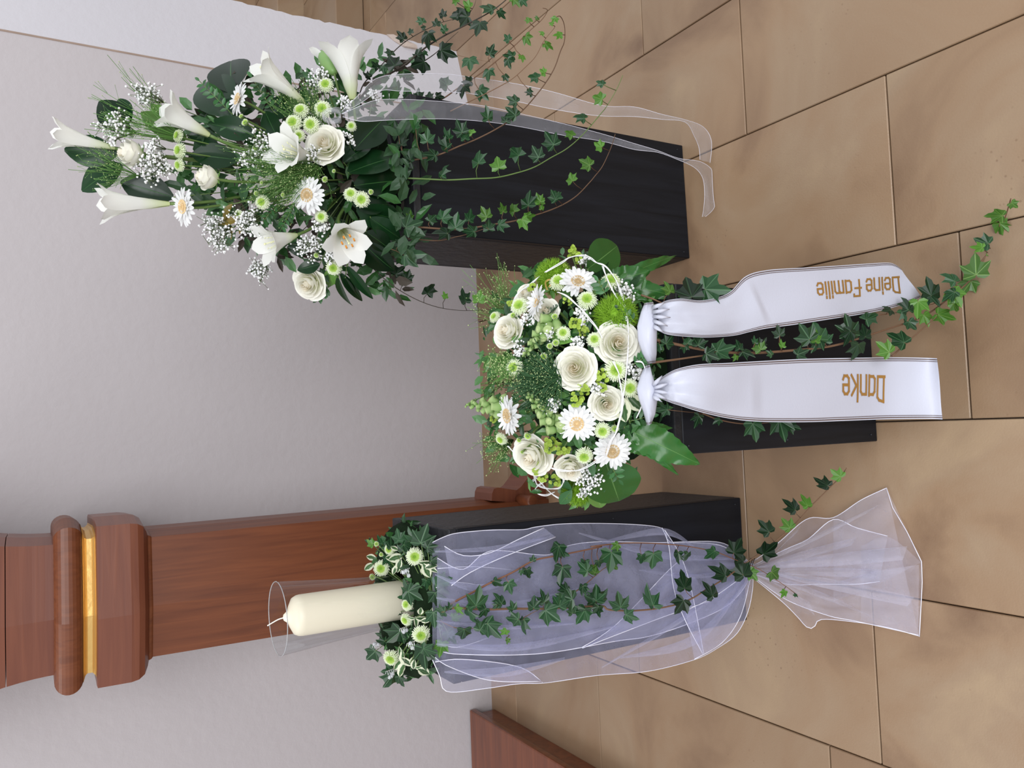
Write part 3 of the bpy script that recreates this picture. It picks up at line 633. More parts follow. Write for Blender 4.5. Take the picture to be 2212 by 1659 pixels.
def dianthus(label, P, r, root):
    t = thing('green_dianthus_ball', label, 'dianthus', P); g = G(); g.ball(V((0, 0, 0)), r*.72, 0, 1)
    n_ = 1500
    for i in range(n_):
        z = 1-2*(i+.5)/n_; a = i*2.39996; s = math.sqrt(1-z*z); d = V((s*math.cos(a), s*math.sin(a), z)); d2 = (d + V((random.gauss(0, .22), random.gauss(0, .22), random.gauss(0, .22)))).normalized()
        x = d2.orthogonal().normalized()*r*.028; b = d*r*.62; tp = d2*r*U(.88, 1.03); y = d2.cross(x)
        g.add([b+x, b-x*.5+y, b-x*.5-y, tp], [(0, 1, 3), (1, 2, 3), (2, 0, 3)])
    ob('tufts', g.mesh('tufts', DIANTH, False), t, kind='stuff')
    g = G(); g.tube([V((0, 0, 0)), root-P], .002, 5); ob('stem', g.mesh('stem', GREENSTEM), t)
def limecluster(label, P, rw, root, group=None):
    t = thing('lime_floret_cluster', label, 'flower', P, group); g = G(); gs = G()
    gs.tube([root-P, V((0, 0, 0))], .0013, 4)
    for i in range(16):
        d = V((random.gauss(0, 1), random.gauss(0, 1), random.gauss(0, 1))).normalized()*rw*U(.4, 1); gs.tube([V((0, 0, 0)), d], .0007, 3)
        q = frame(d, d + TO*rw, None, rw*.3); n = 7
        vs = [(0, 0, -.15)] + [((1+.15*(k % 2))*math.cos(k*math.tau/n), (1+.15*(k % 2))*math.sin(k*math.tau/n), .25) for k in range(n)]
        g.add(vs, [(0, k+1, (k+1) % n+1) for k in range(n)], 0, q); g.ball(d, rw*.13, 0)
    ob('stems', gs.mesh('stems', GREENSTEM), t, kind='stuff'); ob('florets', g.mesh('florets', LIME, False), t, kind='stuff')
def grassfan(label, b, tips, depth, n_, mats, rw, name='panicum_grass', seed=.0012, fine=.00045, k0=1.0, group=None):
    B = depth(*b); t = thing(name, label, 'grass', B, group); gs = G(); gb = G()
    for i in range(n_):
        tx, ty = random.choice(tips); x = tx + random.gauss(0, rw); y = ty + random.gauss(0, rw)
        T = depth(x, y) + TO*U(-.02, .03); d = T-B; m_ = d*.55 + V((U(-.006, .006), U(-.006, .006), U(-.006, .006))); gs.tube([V((0, 0, 0)), m_, d], fine*1.3, 3)
        for j in range(7):
            a = U(.45, 1); p = d*a + V((random.gauss(0, 1), random.gauss(0, 1), random.gauss(0, 1)))*.007; gs.tube([d*(a-.12), p], fine*.7, 3); gb.ball(p, seed*U(.7, 1.4), 0)
    ob('stalks', gs.mesh('stalks', mats[0]), t, kind='stuff'); ob('seed_heads', gb.mesh('seed_heads', mats[1], False), t, kind='stuff')

# ================================================================== A: upright lily arrangement
def clamp(a, l=0., h=1.): return max(l, min(h, a))
def qA(x, y): return (y - (300 + (x-150)*.12))/(115 + (x-150)*.28)
def dA(k=1.):
    def f(x, y):
        q = qA(x, y); return at(x, y, 1.73 - k*(.06 + .15*clamp((x-100)/700))*math.sqrt(max(0, 1-q*q)))
    return f
DA = dA(); rootA = V((.575, 1.73, .86))
def FA(x, y, fx=None, fy=None):
    q = clamp(qA(x, y), -1, 1); fx = -.25 if fx is None else fx; fy = q*.6 if fy is None else fy
    return img_dir(fx, fy, math.sqrt(max(.12, 1-fx*fx-fy*fy)))
t = thing('flower_foam', 'moss-dark flower foam in a low bowl hidden under the lily arrangement', 'flower foam', V((.575, 1.728, .79)))
g = G(); nn = 20
for j in range(9):
    a = j/8*math.pi/2; 
    for k in range(nn): g.v.append(V((.125*math.cos(a)*math.cos(k*math.tau/nn), .11*math.cos(a)*math.sin(k*math.tau/nn), .03 + .16*math.sin(a)))); 
for j in range(8):
    for k in range(nn): g.f.append((j*nn+k, j*nn+(k+1) % nn, (j+1)*nn+(k+1) % nn, (j+1)*nn+k)); g.m.append(0)
ob('foam_block', g.mesh('foam_block', FOAM), t)
g = G(); g.tube([V((0, 0, .001)), V((0, 0, .002)), V((0, 0, .034)), V((0, 0, .035))], lambda a: .11 + .02*a, 28); ob('bowl', g.mesh('bowl', BLACKTOP), t)
pts = []
for i in range(90):
    x = U(850, 912); y = U(225, 560); pts.append((at(x, y, U(1.50, 1.60)), U(.025, .05)))
while len(pts) < 1000:
    x = U(380, 885); y = U(90, 640); q = qA(x, y)
    lim = .42 + .42*clamp((x-380)/160)
    if abs(q) < lim: pts.append((dA(U(.0, .72))(x, y), U(22, 50)*.00092))
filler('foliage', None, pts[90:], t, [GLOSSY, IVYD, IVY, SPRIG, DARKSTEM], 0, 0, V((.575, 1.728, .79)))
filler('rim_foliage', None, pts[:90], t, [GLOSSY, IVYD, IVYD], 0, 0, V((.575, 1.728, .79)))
for lab, b, m_, dm, dz, st, tw in [
    ('topmost white lily, half open, pointing straight up at the arrangement tip', (248, 320), (104, 286), 66, -.01, 0, .2),
    ('tall white lily trumpet standing alone at the left edge near the top', (366, 440), (206, 438), 82, .0, 0, .4),
    ('white lily trumpet opening upward, right of the two topmost roses', (452, 292), (345, 232), 88, -.01, 0, .1),
    ('white lily with fanned petals on the right edge, above the lowest right lily', (657, 222), (550, 134), 88, -.02, 0, .6),
    ('large white lily pointing sideways at the far right, beside a green bud', (762, 215), (743, 90), 108, -.01, 0, .3),
    ('white lily opening toward the viewer just above the lower cream rose', (674, 342), (604, 318), 100, -.05, 0, .35),
    ('white lily leaning out to the left behind gypsophila', (640, 508), (562, 530), 88, -.02, 0, .5),
    ('open white lily showing orange stamens at the lower left', (735, 492), (757, 530), 104, -.07, 1, .2)]:
    B_ = dA(.95)(*b); T_ = at(m_[0], m_[1], B_.y + dz); Ln = (T_-B_).length
    lily(lab, B_, T_, rootA, dm*px2m(T_)/(.76*Ln), bool(st), tw)
B_ = DA(722, 158); t = thing('lily_bud', 'closed green-white lily bud beside the far right lily', 'lily', B_); ax = DA(694, 112)-B_
g = G(); g.tube(catmull([V((0, 0, 0)), ax*.5, ax], 6), lambda a: .002+.016*math.sin(math.pi*min(.98, a*.85+.1))**1.2, 10); ob('bud', g.mesh('bud', PALE), t)
for i in range(3): ob('petal', LP[0], t, frame(V((0, 0, 0)), ax) @ M.Diagonal((ax.length*.62, ax.length*.62, ax.length*1.12, 1)) @ rot('Z', i*2.1))
g = G(); g.tube([V((0, 0, 0)), rootA-B_], .0025, 6); ob('stem', g.mesh('stem', GREENSTEM), t)
for lab, x, y, r, fx, fy, op in [
    ('cream rose seen from the side, directly under the topmost lily', 284, 331, 36, -.72, .12, .6),
    ('cream rose seen from the side in the middle of the arrangement on a bare stem', 449, 384, 33, -.8, -.05, .6),
    ('fully open cream rose facing the viewer beside the sheer bow', 702, 312, 40, -.1, -.1, 1.),
    ('cream rose hanging out at the far lower left of the lily arrangement', 668, 613, 37, -.3, .45, 1.)]:
    P = dA(1.02)(x, y); rose(lab, P, img_dir(fx, fy, math.sqrt(1-fx*fx-fy*fy)), r*px2m(P), rootA, op)
for lab, x, y, r, fx, fy in [
    ('white gerbera on the right side below the upper dark leaves', 516, 215, 37, -.72, -.15),
    ('white gerbera tucked under the tall left lily', 398, 447, 43, -.62, .1),
    ('white gerbera with tan heart at the centre of the lily arrangement', 665, 422, 42, -.3, .1)]:
    P = dA(1.08)(x, y); gerbera(lab, P, img_dir(fx, fy, math.sqrt(1-fx*fx-fy*fy)), r*px2m(P), rootA, .05)
cA = 'white green-hearted chrysanthemum in the tight cluster beside the sheer bow'; cB = 'white chrysanthemum in the upright row of three above the middle cream rose'
cC = 'greenish chrysanthemum in the pair right beside the lower dark leaves'; bA = 'tiny green chrysanthemum button scattered among the lily arrangement'
for lab, x, y, r, fx, fy, gr in [
    ('white green-hearted chrysanthemum between the two lilies at the far right', 704, 184, 18, 0, -.1, None),
    ('white green-hearted chrysanthemum in the cluster by the sheer bow, nearest the right edge lily', 650, 240, 19, -.1, -.3, 'm1'), ('white green-hearted chrysanthemum touching the small sheer bow loop', 697, 237, 21, 0, -.1, 'm1'), ('white green-hearted chrysanthemum topmost in the cluster, right above the viewer-facing lily', 634, 266, 20, -.1, -.1, 'm1'), ('white green-hearted chrysanthemum in the cluster directly over the open cream rose', 672, 270, 20, 0, .1, 'm1'),
    ('greener small chrysanthemum half hidden below the cluster by the bow', 646, 293, 14, .1, .2, None), ('small lime chrysanthemum between the bow and the big glossy leaf', 759, 273, 12, .1, 0, None),
    ('right one in the row of three chrysanthemums above the middle cream rose', 386, 294, 16, -.6, -.1, 'm2'), ('middle one in the row of three chrysanthemums above the middle cream rose', 389, 326, 18, -.5, .0, 'm2'), ('left one in the row of three chrysanthemums, nearest the middle cream rose', 388, 357, 15, -.5, .2, 'm2'),
    ('pale green chrysanthemum beneath the grass, left of the central gerbera', 567, 437, 17, -.1, .1, None), ('lime chrysanthemum peeping through gypsophila on the left edge', 515, 462, 10, -.2, .2, None),
    ('greenish chrysanthemum behind its twin beside the lower dark leaves', 758, 420, 17, .1, -.2, 'm3'), ('greenish chrysanthemum in front of its twin beside the lower dark leaves', 781, 431, 19, .1, .2, 'm3'), ('pale chrysanthemum under the central gerbera beside gypsophila', 694, 468, 15, .1, .2, None),
    ('lime-hearted chrysanthemum between the open lily and the lowest left rose', 721, 578, 18, 0, .3, None)]:
    P = dA(1.06)(x, y); F = img_dir(fx, fy, math.sqrt(1-fx*fx-fy*fy)); mum(lab, P, F, r*px2m(P), rootA, {'m1': 'chrysanthemums clustered beside the sheer bow', 'm2': 'row of three chrysanthemums', 'm3': 'pair of chrysanthemums by the glossy leaves'}.get(gr))
BT = iter(['larger green button below the right edge gerbera', 'tiny green button touching the right edge gerbera', 'green button right below the central gerbera near the glossy leaf', 'tiny button at the corner of the lower chrysanthemum pair', 'green button above the open stamened lily', 'tiny green button between the clustered chrysanthemums and the bow', 'tiny button left of the central gerbera in the grass', 'green button floating above the pale chrysanthemum in the grass', 'tiny button under the open cream rose', 'green button inside the gypsophila right of the middle cream rose', 'tiny button in the grass next to the middle cream rose stem'])
for x, y, r in [(531, 266, 9), (522, 252, 6), (703, 388, 8), (802, 415, 7), (684, 551, 7), (690, 222, 6), (612, 421, 6), (555, 418, 7), (722, 370, 5), (553, 320, 8), (566, 395, 5)]:
    P = dA(1.06)(x, y); mum(next(BT), P, FA(x, y), r*px2m(P), rootA, 'tiny chrysanthemum buttons in the lily arrangement', True)
for lab, x, y, r, n_ in [
    ('airy white gypsophila spray sticking out on the upper right edge', 320, 208, 36, 110), ('gypsophila spray hugging the right side of the topmost rose', 253, 278, 42, 130),
    ('gypsophila spray left of and below the topmost cream rose', 330, 362, 42, 170), ('gypsophila tuft between the topmost rose and the row of chrysanthemums', 335, 318, 26, 60),
    ('gypsophila spray poking out at the left edge under the left gerbera', 468, 505, 44, 190), ('gypsophila spray hanging lowest on the left edge against the wall', 560, 585, 32, 110),
    ('gypsophila spray between the yellowing leaves and the left-leaning lily', 535, 478, 40, 170), ('gypsophila spray right of the middle cream rose', 548, 325, 44, 120),
    ('gypsophila spray just above the open stamened lily', 668, 533, 36, 110), ('gypsophila spray behind the chrysanthemum at the far right', 686, 168, 28, 90),
    ('gypsophila tuft under the large sideways lily', 748, 220, 22, 50), ('gypsophila tuft under the sheer ribbon', 806, 208, 20, 60), ('gypsophila tuft touching the open cream rose on the left', 665, 338, 28, 70),
    ('gypsophila tuft under the central gerbera', 697, 490, 22, 60), ('gypsophila tuft below the open cream rose beside the glossy leaf', 752, 300, 18, 30), ('gypsophila tuft between the open lily and the lowest rose', 715, 552, 24, 50)]:
    P = dA(1.04)(x, y); spray('gypsophila_spray', lab, 'gypsophila', P, rootA, r*px2m(P), int(n_*1.5), (GYPS, GYP), .0023)
D5 = dA(.82); D7 = dA(1.12)
for lab, lv, kd in [
    ('two dark glossy leaves spreading left below the topmost lily', [(252, 330, 140, 324), (262, 356, 166, 408)], 'g'),
    ('pair of dark glossy leaves reaching up on the right edge', [(502, 252, 421, 142), (500, 198, 493, 118)], 'g'), ('broad dark leaf lying between the upper lily and the right gerbera', [(548, 290, 450, 262)], 'g'),
    ('dark leaf beside the row of three chrysanthemums', [(512, 345, 415, 330), (470, 300, 410, 292)], 'g'), ('narrow dark leaf behind the tall left lily', [(372, 425, 262, 392)], 'g'),
    ('small green leaf pair right of the gypsophila near the top', [(276, 285, 213, 215), (280, 262, 255, 212)], 'g'), ('slender green leaves standing behind the topmost rose', [(400, 300, 300, 240), (380, 270, 322, 225)], 'p'),
    ('large glossy leaves at the arrangement foot below the cream rose', [(765, 322, 832, 250), (752, 372, 856, 330), (765, 400, 880, 384), (742, 350, 800, 300)], 'g'),
    ('glossy leaves fanning over the front left rim of the tall plinth', [(770, 450, 876, 488), (790, 500, 848, 540), (780, 520, 852, 596), (760, 440, 840, 440), (800, 470, 868, 520)], 'g'),
    ('narrow pointed dark leaves sticking out at the lower left', [(735, 590, 788, 660), (750, 575, 808, 656), (730, 600, 752, 674), (745, 600, 770, 640)], 'n'),
    ('dark round-tipped leaves between the left lily and the lowest rose', [(670, 540, 622, 535), (690, 570, 640, 585)], 'g'), ('yellowing leaves peeping out at the left edge behind gypsophila', [(520, 470, 470, 482), (525, 480, 515, 505), (560, 470, 545, 505), (500, 440, 478, 475), (500, 490, 495, 518)], 'o'),
    ('dark leaves between the chrysanthemum cluster and the right gerbera', [(640, 215, 570, 250), (600, 300, 570, 240)], 'g'), ('pale leaves beside the lowest left rose', [(722, 575, 705, 625), (715, 585, 732, 620)], 'p')]:
    branch(lab, [(*l, .004) for l in lv], D5 if kd != 'n' else DA, rootA, kd)
for lab, b, tp in [('ruscus sprig left of the right gerbera stem', (500, 245), (436, 180)), ('ruscus sprig crossing above the right gerbera', (590, 240), (548, 172)), ('ruscus sprig left of the central gerbera', (600, 440), (560, 500)),
                   ('ruscus sprig under the central gerbera', (640, 440), (610, 500)), ('ruscus sprig beneath the right edge lily', (700, 240), (560, 200)), ('ruscus sprig hanging under the lowest rose', (710, 620), (690, 645))]:
    sprig(lab, b, tp, D5, 8, 17, root=rootA)
grassfan('fine green panicum grass fanning through the middle of the lily arrangement', (690, 360), [(600, 400), (560, 380), (620, 370), (600, 430), (520, 350), (650, 395), (560, 430)], dA(1.05), 210, (GRASS, GRASSSEED), 24, seed=.0009, fine=.0003)
grassfan('fine green grass fanning up beneath the right edge lily', (700, 300), [(620, 200), (660, 190), (600, 215), (690, 200)], dA(1.0), 50, (GRASS, GRASSSEED), 14)
grassfan('wispy grass at the very top right of the lily arrangement', (400, 300), [(250, 250), (300, 230), (230, 270), (290, 170), (220, 235)], dA(1.0), 36, (GRASS, GRASSSEED), 16, seed=.0009)
grassfan('wispy grass over the dark leaves at the upper left', (300, 380), [(190, 350), (220, 380), (200, 330)], dA(1.0), 22, (GRASS, GRASSSEED), 14, seed=.0009)
# ivy hanging from arrangement A
z4 = K(780, 0, 3.95); z5 = K(780, 380, 4.254); z6 = K(1150, 0, 2.764)
def P3(k, pts, Y0, Y1):
    L = len(pts); return [(*k(a, b), Y0 + (Y1-Y0)*i/(L-1)) for i, (a, b) in enumerate(pts)]
def LV(k, s, rows): return [(*k(r[0], r[1]), r[2]/s, r[3] if len(r) > 3 and isinstance(r[3], str) else 'i', *r[4:]) for r in rows]
s4, s5, s6 = 3.95, 4.254, 2.764
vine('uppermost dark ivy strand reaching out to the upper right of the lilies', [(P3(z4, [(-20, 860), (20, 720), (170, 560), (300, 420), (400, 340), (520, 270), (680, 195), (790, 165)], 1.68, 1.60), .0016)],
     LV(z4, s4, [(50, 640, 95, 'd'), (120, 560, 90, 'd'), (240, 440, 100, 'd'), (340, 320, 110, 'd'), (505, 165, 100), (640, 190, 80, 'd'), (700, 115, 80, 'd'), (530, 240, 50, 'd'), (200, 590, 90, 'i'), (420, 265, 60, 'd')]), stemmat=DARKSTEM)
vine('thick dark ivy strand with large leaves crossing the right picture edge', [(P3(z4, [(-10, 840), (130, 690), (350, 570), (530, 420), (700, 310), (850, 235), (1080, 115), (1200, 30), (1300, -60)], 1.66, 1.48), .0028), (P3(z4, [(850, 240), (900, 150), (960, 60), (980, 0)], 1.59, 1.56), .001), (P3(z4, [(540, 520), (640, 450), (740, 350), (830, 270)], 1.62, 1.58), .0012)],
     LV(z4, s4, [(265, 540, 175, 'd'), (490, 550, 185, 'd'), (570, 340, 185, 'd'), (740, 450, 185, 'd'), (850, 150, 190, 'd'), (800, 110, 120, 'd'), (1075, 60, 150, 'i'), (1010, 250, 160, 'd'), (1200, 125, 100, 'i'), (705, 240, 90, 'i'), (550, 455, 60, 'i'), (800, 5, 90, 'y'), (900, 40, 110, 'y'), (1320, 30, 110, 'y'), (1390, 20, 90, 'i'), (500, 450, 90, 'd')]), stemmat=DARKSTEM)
vine('long ivy strand rising to the right with curled yellow-green tip', [(P3(z4, [(560, 900), (700, 840), (830, 750), (1000, 640), (1180, 500), (1330, 370), (1430, 270), (1540, 170), (1590, 90), (1550, 68)], 1.62, 1.40), .0017), (P3(z4, [(820, 470), (900, 490), (1000, 510), (1110, 530)], 1.56, 1.52), .0006)],
     LV(z4, s4, [(700, 690, 170, 'i'), (930, 555, 150), (1110, 440, 115), (1245, 322, 85), (905, 700, 100, 'd'), (890, 785, 150, 'd'), (1425, 165, 80, 'y'), (1425, 345, 120, 'y'), (1260, 475, 120), (1265, 540, 110), (1040, 800, 140), (1090, 645, 130), (1240, 665, 80), (1375, 500, 80, 'y'), (1500, 150, 60, 'y')]))
vine('thin ivy strand between the two longest right-hand ones, tip curling down', [(P3(z4, [(760, 950), (880, 890), (1000, 830), (1120, 770), (1280, 680), (1400, 575), (1490, 480), (1560, 350), (1640, 250), (1655, 225)], 1.58, 1.40), .0012)],
     LV(z4, s4, [(1600, 395, 105, 'y'), (1540, 285, 60, 'y'), (1440, 790, 80), (1620, 200, 55, 'y')]))
vine('arching ivy strand hanging over the sheer ribbons on the right', [(P3(z4, [(380, 1380), (450, 1365), (650, 1325), (830, 1250), (1000, 1180), (1180, 1085), (1350, 970), (1520, 780), (1640, 600), (1700, 440), (1735, 350), (1735, 220), (1700, 140), (1660, 150)], 1.54, 1.30), .0020)],
     LV(z4, s4, [(1470, 655, 125), (1545, 610, 80, 'y'), (1430, 795, 80, 'd'), (1290, 850, 120), (1290, 960, 140), (1240, 1005, 100), (1070, 980, 140), (860, 1095, 160), (880, 1150, 120), (930, 1120, 90, 'y'), (730, 1145, 130), (690, 1225, 170), (560, 1165, 140), (470, 1065, 120), (590, 1330, 150), (350, 1200, 120, 'd'), (380, 1390, 130, 'd'), (1680, 300, 90, 'y'), (1650, 175, 80, 'y'), (420, 1330, 110, 'd'), (300, 1080, 100, 'd')]))
vine('green ivy strand sweeping across the middle of the tall plinth front', [(P3(z4, [(330, 1520), (390, 1520), (600, 1530), (760, 1535), (950, 1525), (1150, 1515), (1330, 1475), (1480, 1425), (1620, 1345), (1760, 1265), (1900, 1140), (2054, 960)], 1.54, 1.38) + P3(z6, [(440, 640), (500, 540), (540, 450)], 1.37, 1.33), .0020)],
     LV(z4, s4, [(700, 1450, 150), (1000, 1345, 175), (1165, 1395, 150, 'y'), (1310, 1290, 190), (1490, 1310, 140, 'i'), (1610, 1190, 175), (1775, 1130, 115, 'y'), (1865, 1000, 135)]) + LV(z6, s6, [(405, 490, 65), (390, 585, 95, 'y')]), stemmat=GREENSTEM)
vine('long leafy ivy strand crossing low over the tall plinth front', [(P3(z5, [(440, 480), (540, 472), (800, 490), (980, 485), (1100, 465), (1250, 440), (1400, 415), (1600, 360), (1750, 310), (1880, 250), (1990, 175), (2100, 60), (2150, 0)], 1.55, 1.42) + P3(z6, [(420, 990), (470, 880), (495, 800)], 1.41, 1.38), .0022), (P3(z5, [(430, 575), (700, 595), (850, 565), (1000, 530), (1120, 490), (1230, 460)], 1.56, 1.50), .0013)],
     LV(z5, s5, [(470, 450, 210), (655, 385, 120), (770, 350, 160), (870, 420, 180), (740, 520, 180, 'd'), (990, 505, 160), (1000, 365, 140), (1130, 350, 140, 'y'), (1170, 450, 140), (1310, 460, 135), (1300, 295, 110, 'y'), (1390, 285, 155, 'y'), (1535, 215, 180), (1500, 440, 135, 'y'), (1555, 370, 120, 'y'), (1630, 205, 115, 'y'), (1660, 280, 75, 'y'), (1770, 180, 130), (1925, 10, 125, 'y'), (450, 365, 100, 'y')]) + LV(z6, s6, [(320, 975, 95, 'y'), (390, 865, 80, 'y'), (145, 1160, 85), (35, 1190, 85, 'y')]))
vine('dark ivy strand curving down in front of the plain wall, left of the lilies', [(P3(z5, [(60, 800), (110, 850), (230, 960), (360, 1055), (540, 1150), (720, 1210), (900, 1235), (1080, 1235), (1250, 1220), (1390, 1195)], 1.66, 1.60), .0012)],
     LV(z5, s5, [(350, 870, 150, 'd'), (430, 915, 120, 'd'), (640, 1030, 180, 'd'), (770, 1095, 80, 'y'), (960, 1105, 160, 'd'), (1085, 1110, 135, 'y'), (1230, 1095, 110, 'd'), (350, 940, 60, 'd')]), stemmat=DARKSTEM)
vine('short ivy shoot with one broad leaf at the front left corner of the tall plinth', [([(800, 545, 1.62), (840, 538, 1.58), (862, 545, 1.56)], .0012)], [(892, 549, 58, 'i', 1, -.1), (868, 520, 34, 'd', .2, -1)])
vine('small dark ivy leaves dangling under the sheer ribbon by the tall plinth edge', [([(850, 215, 1.66), (880, 212, 1.64), (920, 210, 1.62), (955, 208, 1.6)], .001)], [(880, 206, 24, 'd', 0, -1), (905, 204, 26, 'd', 0, -1), (928, 206, 20, 'd', 0, -1), (950, 209, 22, 'd', 1, 0), (840, 195, 40, 'd', 1, -.5)], stemmat=DARKSTEM)

# ================================================================== B: round bouquet on the short plinth
cB_ = V((.090, 1.212, .625)); rB_ = (.215, .19, .185); rootB = V((.09, 1.205, .565))
def dB(k=1.):
    return lambda x, y: on_ell(x, y, cB_, tuple(r*k for r in rB_))[0]
def nB(x, y, up=0.):
    n = on_ell(x, y, cB_, rB_)[1]; return (n + TO*.35 + V((0, 0, up))).normalized()
DB = dB(1.)
t = thing('flower_foam', 'moss-dark flower foam dome buried inside the round bouquet', 'flower foam', V((.09, 1.205, .55)))
g = G(); nn = 24
for j in range(10):
    a = j/9*math.pi/2
    for k in range(nn): g.v.append(V((.165*math.cos(a)*math.cos(k*math.tau/nn), .138*math.cos(a)*math.sin(k*math.tau/nn), .002 + .20*math.sin(a))))
for j in range(9):
    for k in range(nn): g.f.append((j*nn+k, j*nn+(k+1) % nn, (j+1)*nn+(k+1) % nn, (j+1)*nn+k)); g.m.append(0)
ob('foam_block', g.mesh('foam_block', FOAM), t)
pts = []
while len(pts) < 800:
    x = U(1040, 1460); y = U(545, 1085)
    if ((x-1240)/205)**2 + ((y-815)/268)**2 < 1: pts.append((dB(U(.80, .97))(x, y), U(18, 42)*.00080))
filler('foliage', None, pts, t, [GLOSSY, IVYD, IVY, SPRIG, SPRIG, ARALIA], 0, 0, V((.09, 1.205, .55)))
zb = K(980, 500, 4.424); zc = K(980, 780, 3.814)
def mix(F, fx, fy, w_=.6): return (F*(1-w_) + img_dir(fx, fy, .8)*w_).normalized()
for lab, x, y, r, fx, fy, k in [
    ('cream rose at the upper right rim of the round bouquet', 1096, 716, 36, -.6, -.1, 1.0), ('big cream rose at the very centre of the round bouquet', 1243, 796, 44, -.3, 0, 1.03),
    ('wide open cream rose just above the upper ribbon bow', 1334, 741, 46, .0, -.05, 1.05), ('cream rose just above the lower ribbon bow', 1310, 872, 36, .0, .1, 1.03),
    ('large white rose at the lower left of the round bouquet', 1150, 985, 44, -.5, .3, 1.0), ('pale rose tangled in white cord at the left rim', 1233, 1012, 33, -.1, .5, 1.0),
    ('pinkish cream rose behind the raised gerbera at the upper right rim', 1137, 634, 24, -.5, -.3, .98), ('creamy green-white rose directly below the raised gerbera', 1180, 672, 27, -.2, -.1, .98)]:
    P = dB(k)(x, y); F = mix(nB(x, y), fx, fy); rose(lab, P, F, r*px2m(P), rootB, 1.)
for lab, x, y, r, fx, fy, cu in [
    ('white gerbera facing right at the top right of the round bouquet', 1248, 610, 43, .05, -.55, .1), ('white gerbera raised behind the creamy rose at the upper right', 1162, 652, 38, -.9, -.2, .2),
    ('white gerbera seen edge-on at the top of the round bouquet', 1099, 898, 45, -.85, .1, .05), ('large white gerbera facing the viewer beside the big centre rose', 1246, 915, 44, -.1, .1, .05),
    ('large white gerbera lowest in the bouquet above the large green leaf', 1322, 974, 44, .15, .2, .05)]:
    P = dB(1.06)(x, y); F = img_dir(fx, fy, math.sqrt(max(.1, 1-fx*fx-fy*fy))); gerbera(lab, P, F, r*px2m(P), rootB, cu)
for lab, x, y, r, sm in [
    ('pale chrysanthemum between the green dianthus ball and the top right gerbera', 1207, 610, 22, 0), ('lime-hearted chrysanthemum under the top right gerbera', 1268, 649, 23, 0), ('lime-hearted chrysanthemum by the gypsophila near the upper large leaf', 1320, 608, 22, 0),
    ('white chrysanthemum seen from the side left of the raised gerbera', 1123, 662, 22, 0), ('green-yellow chrysanthemum between snapdragon and centre rose', 1217, 720, 17, 0), ('green-hearted chrysanthemum left of the wide open rose', 1284, 734, 18, 0),
    ('fluffy white chrysanthemum above the dark grass', 1111, 794, 21, 0), ('spiky green-white chrysanthemum right of the centre rose', 1330, 800, 26, 0), ('green-white chrysanthemum between both ribbon bows', 1360, 838, 22, 0),
    ('small green-hearted chrysanthemum between the two large gerberas', 1301, 930, 20, 0), ('white chrysanthemum under the two large gerberas', 1262, 984, 21, 0), ('pale chrysanthemum seen edge-on at the upper rim above the top rose', 1069, 685, 14, 0),
    ('pale chrysanthemum seen edge-on at the rim left of the edge-on gerbera', 1083, 948, 15, 0),
    ('green chrysanthemum button right of the two large gerberas', 1328, 925, 10, 1), ('green button beside the green-yellow chrysanthemum', 1201, 741, 9, 1), ('pale cup-shaped button above the snapdragon', 1199, 685, 9, 1),
    ('green button left of its twin below the snapdragon', 1188, 748, 8, 1), ('round green button on a stem left of the centre rose', 1175, 771, 10, 1), ('green button under the curled snapdragon', 1141, 941, 10, 1), ('pale button nearest the white lower rose', 1122, 950, 7, 1),
    ('pale button between grass and curled snapdragon', 1175, 881, 8, 1), ('small white button by the upper right rim', 1109, 682, 8, 1), ('drooping green button over the lower white rose', 1129, 976, 6, 1)]:
    P = dB(1.05)(x, y); mum(lab, P, mix(nB(x, y), -.15, (y-815)/600., .5), r*px2m(P), rootB, None, bool(sm))
for lab, x, y, r, k in [('bright green dianthus ball above the wide open rose', 1330, 682, 52, 1.0), ('green dianthus ball at the upper right rim of the bouquet', 1196, 598, 44, .98), ('green dianthus ball at the lower left rim of the bouquet', 1248, 1056, 42, .97)]:
    P = dB(k)(x, y); dianthus(lab, P, r*px2m(P), rootB)
snapdragon('white-green snapdragon spike poking above the bouquet top', (1092, 880), (1008, 874), dB(1.02), rootB, 26)
snapdragon('green snapdragon spike curling beside the large gerbera', (1208, 928), (1140, 852), dB(1.03), rootB, 22)
snapdragon('green snapdragon spike below the raised gerbera', (1196, 690), (1132, 768), dB(1.03), rootB, 22)
for i, (x, y, r, lab) in enumerate([(1232, 541, 14, 'lime floret cluster highest on the right rim'), (1250, 560, 13, 'lime floret cluster touching the white cord at the right rim'), (1214, 577, 14, 'lime floret cluster on the right dianthus ball'), (1246, 700, 16, 'lime florets between snapdragon and centre rose'),
        (1262, 716, 12, 'lime florets close to the upper dianthus ball'), (1300, 815, 17, 'lime florets right below the centre rose'), (1262, 838, 16, 'lime florets left below the centre rose'), (1248, 862, 17, 'lime florets above the large gerbera'), (1306, 838, 13, 'lime florets left of the lower bow rose'),
        (1188, 962, 17, 'lime florets beside the lower white rose'), (1214, 972, 17, 'lime florets left of the big facing gerbera'), (1158, 1010, 17, 'lime florets at the lower left rim'), (1172, 1030, 14, 'lime florets over the white cord loops'), (1200, 1036, 16, 'lime florets above the lower dianthus ball'),
        (1105, 657, 11, 'lime florets at the upper rim by the ivy tip'), (1150, 622, 12, 'lime florets behind the raised gerbera'), (1226, 650, 10, 'lime florets between the two right gerberas'), (1066, 905, 10, 'lime florets beneath the top snapdragon'), (1185, 700, 12, 'lime florets inside the middle snapdragon')]):
    P = dB(1.03)(x, y); limecluster(lab, P, r*px2m(P), rootB)
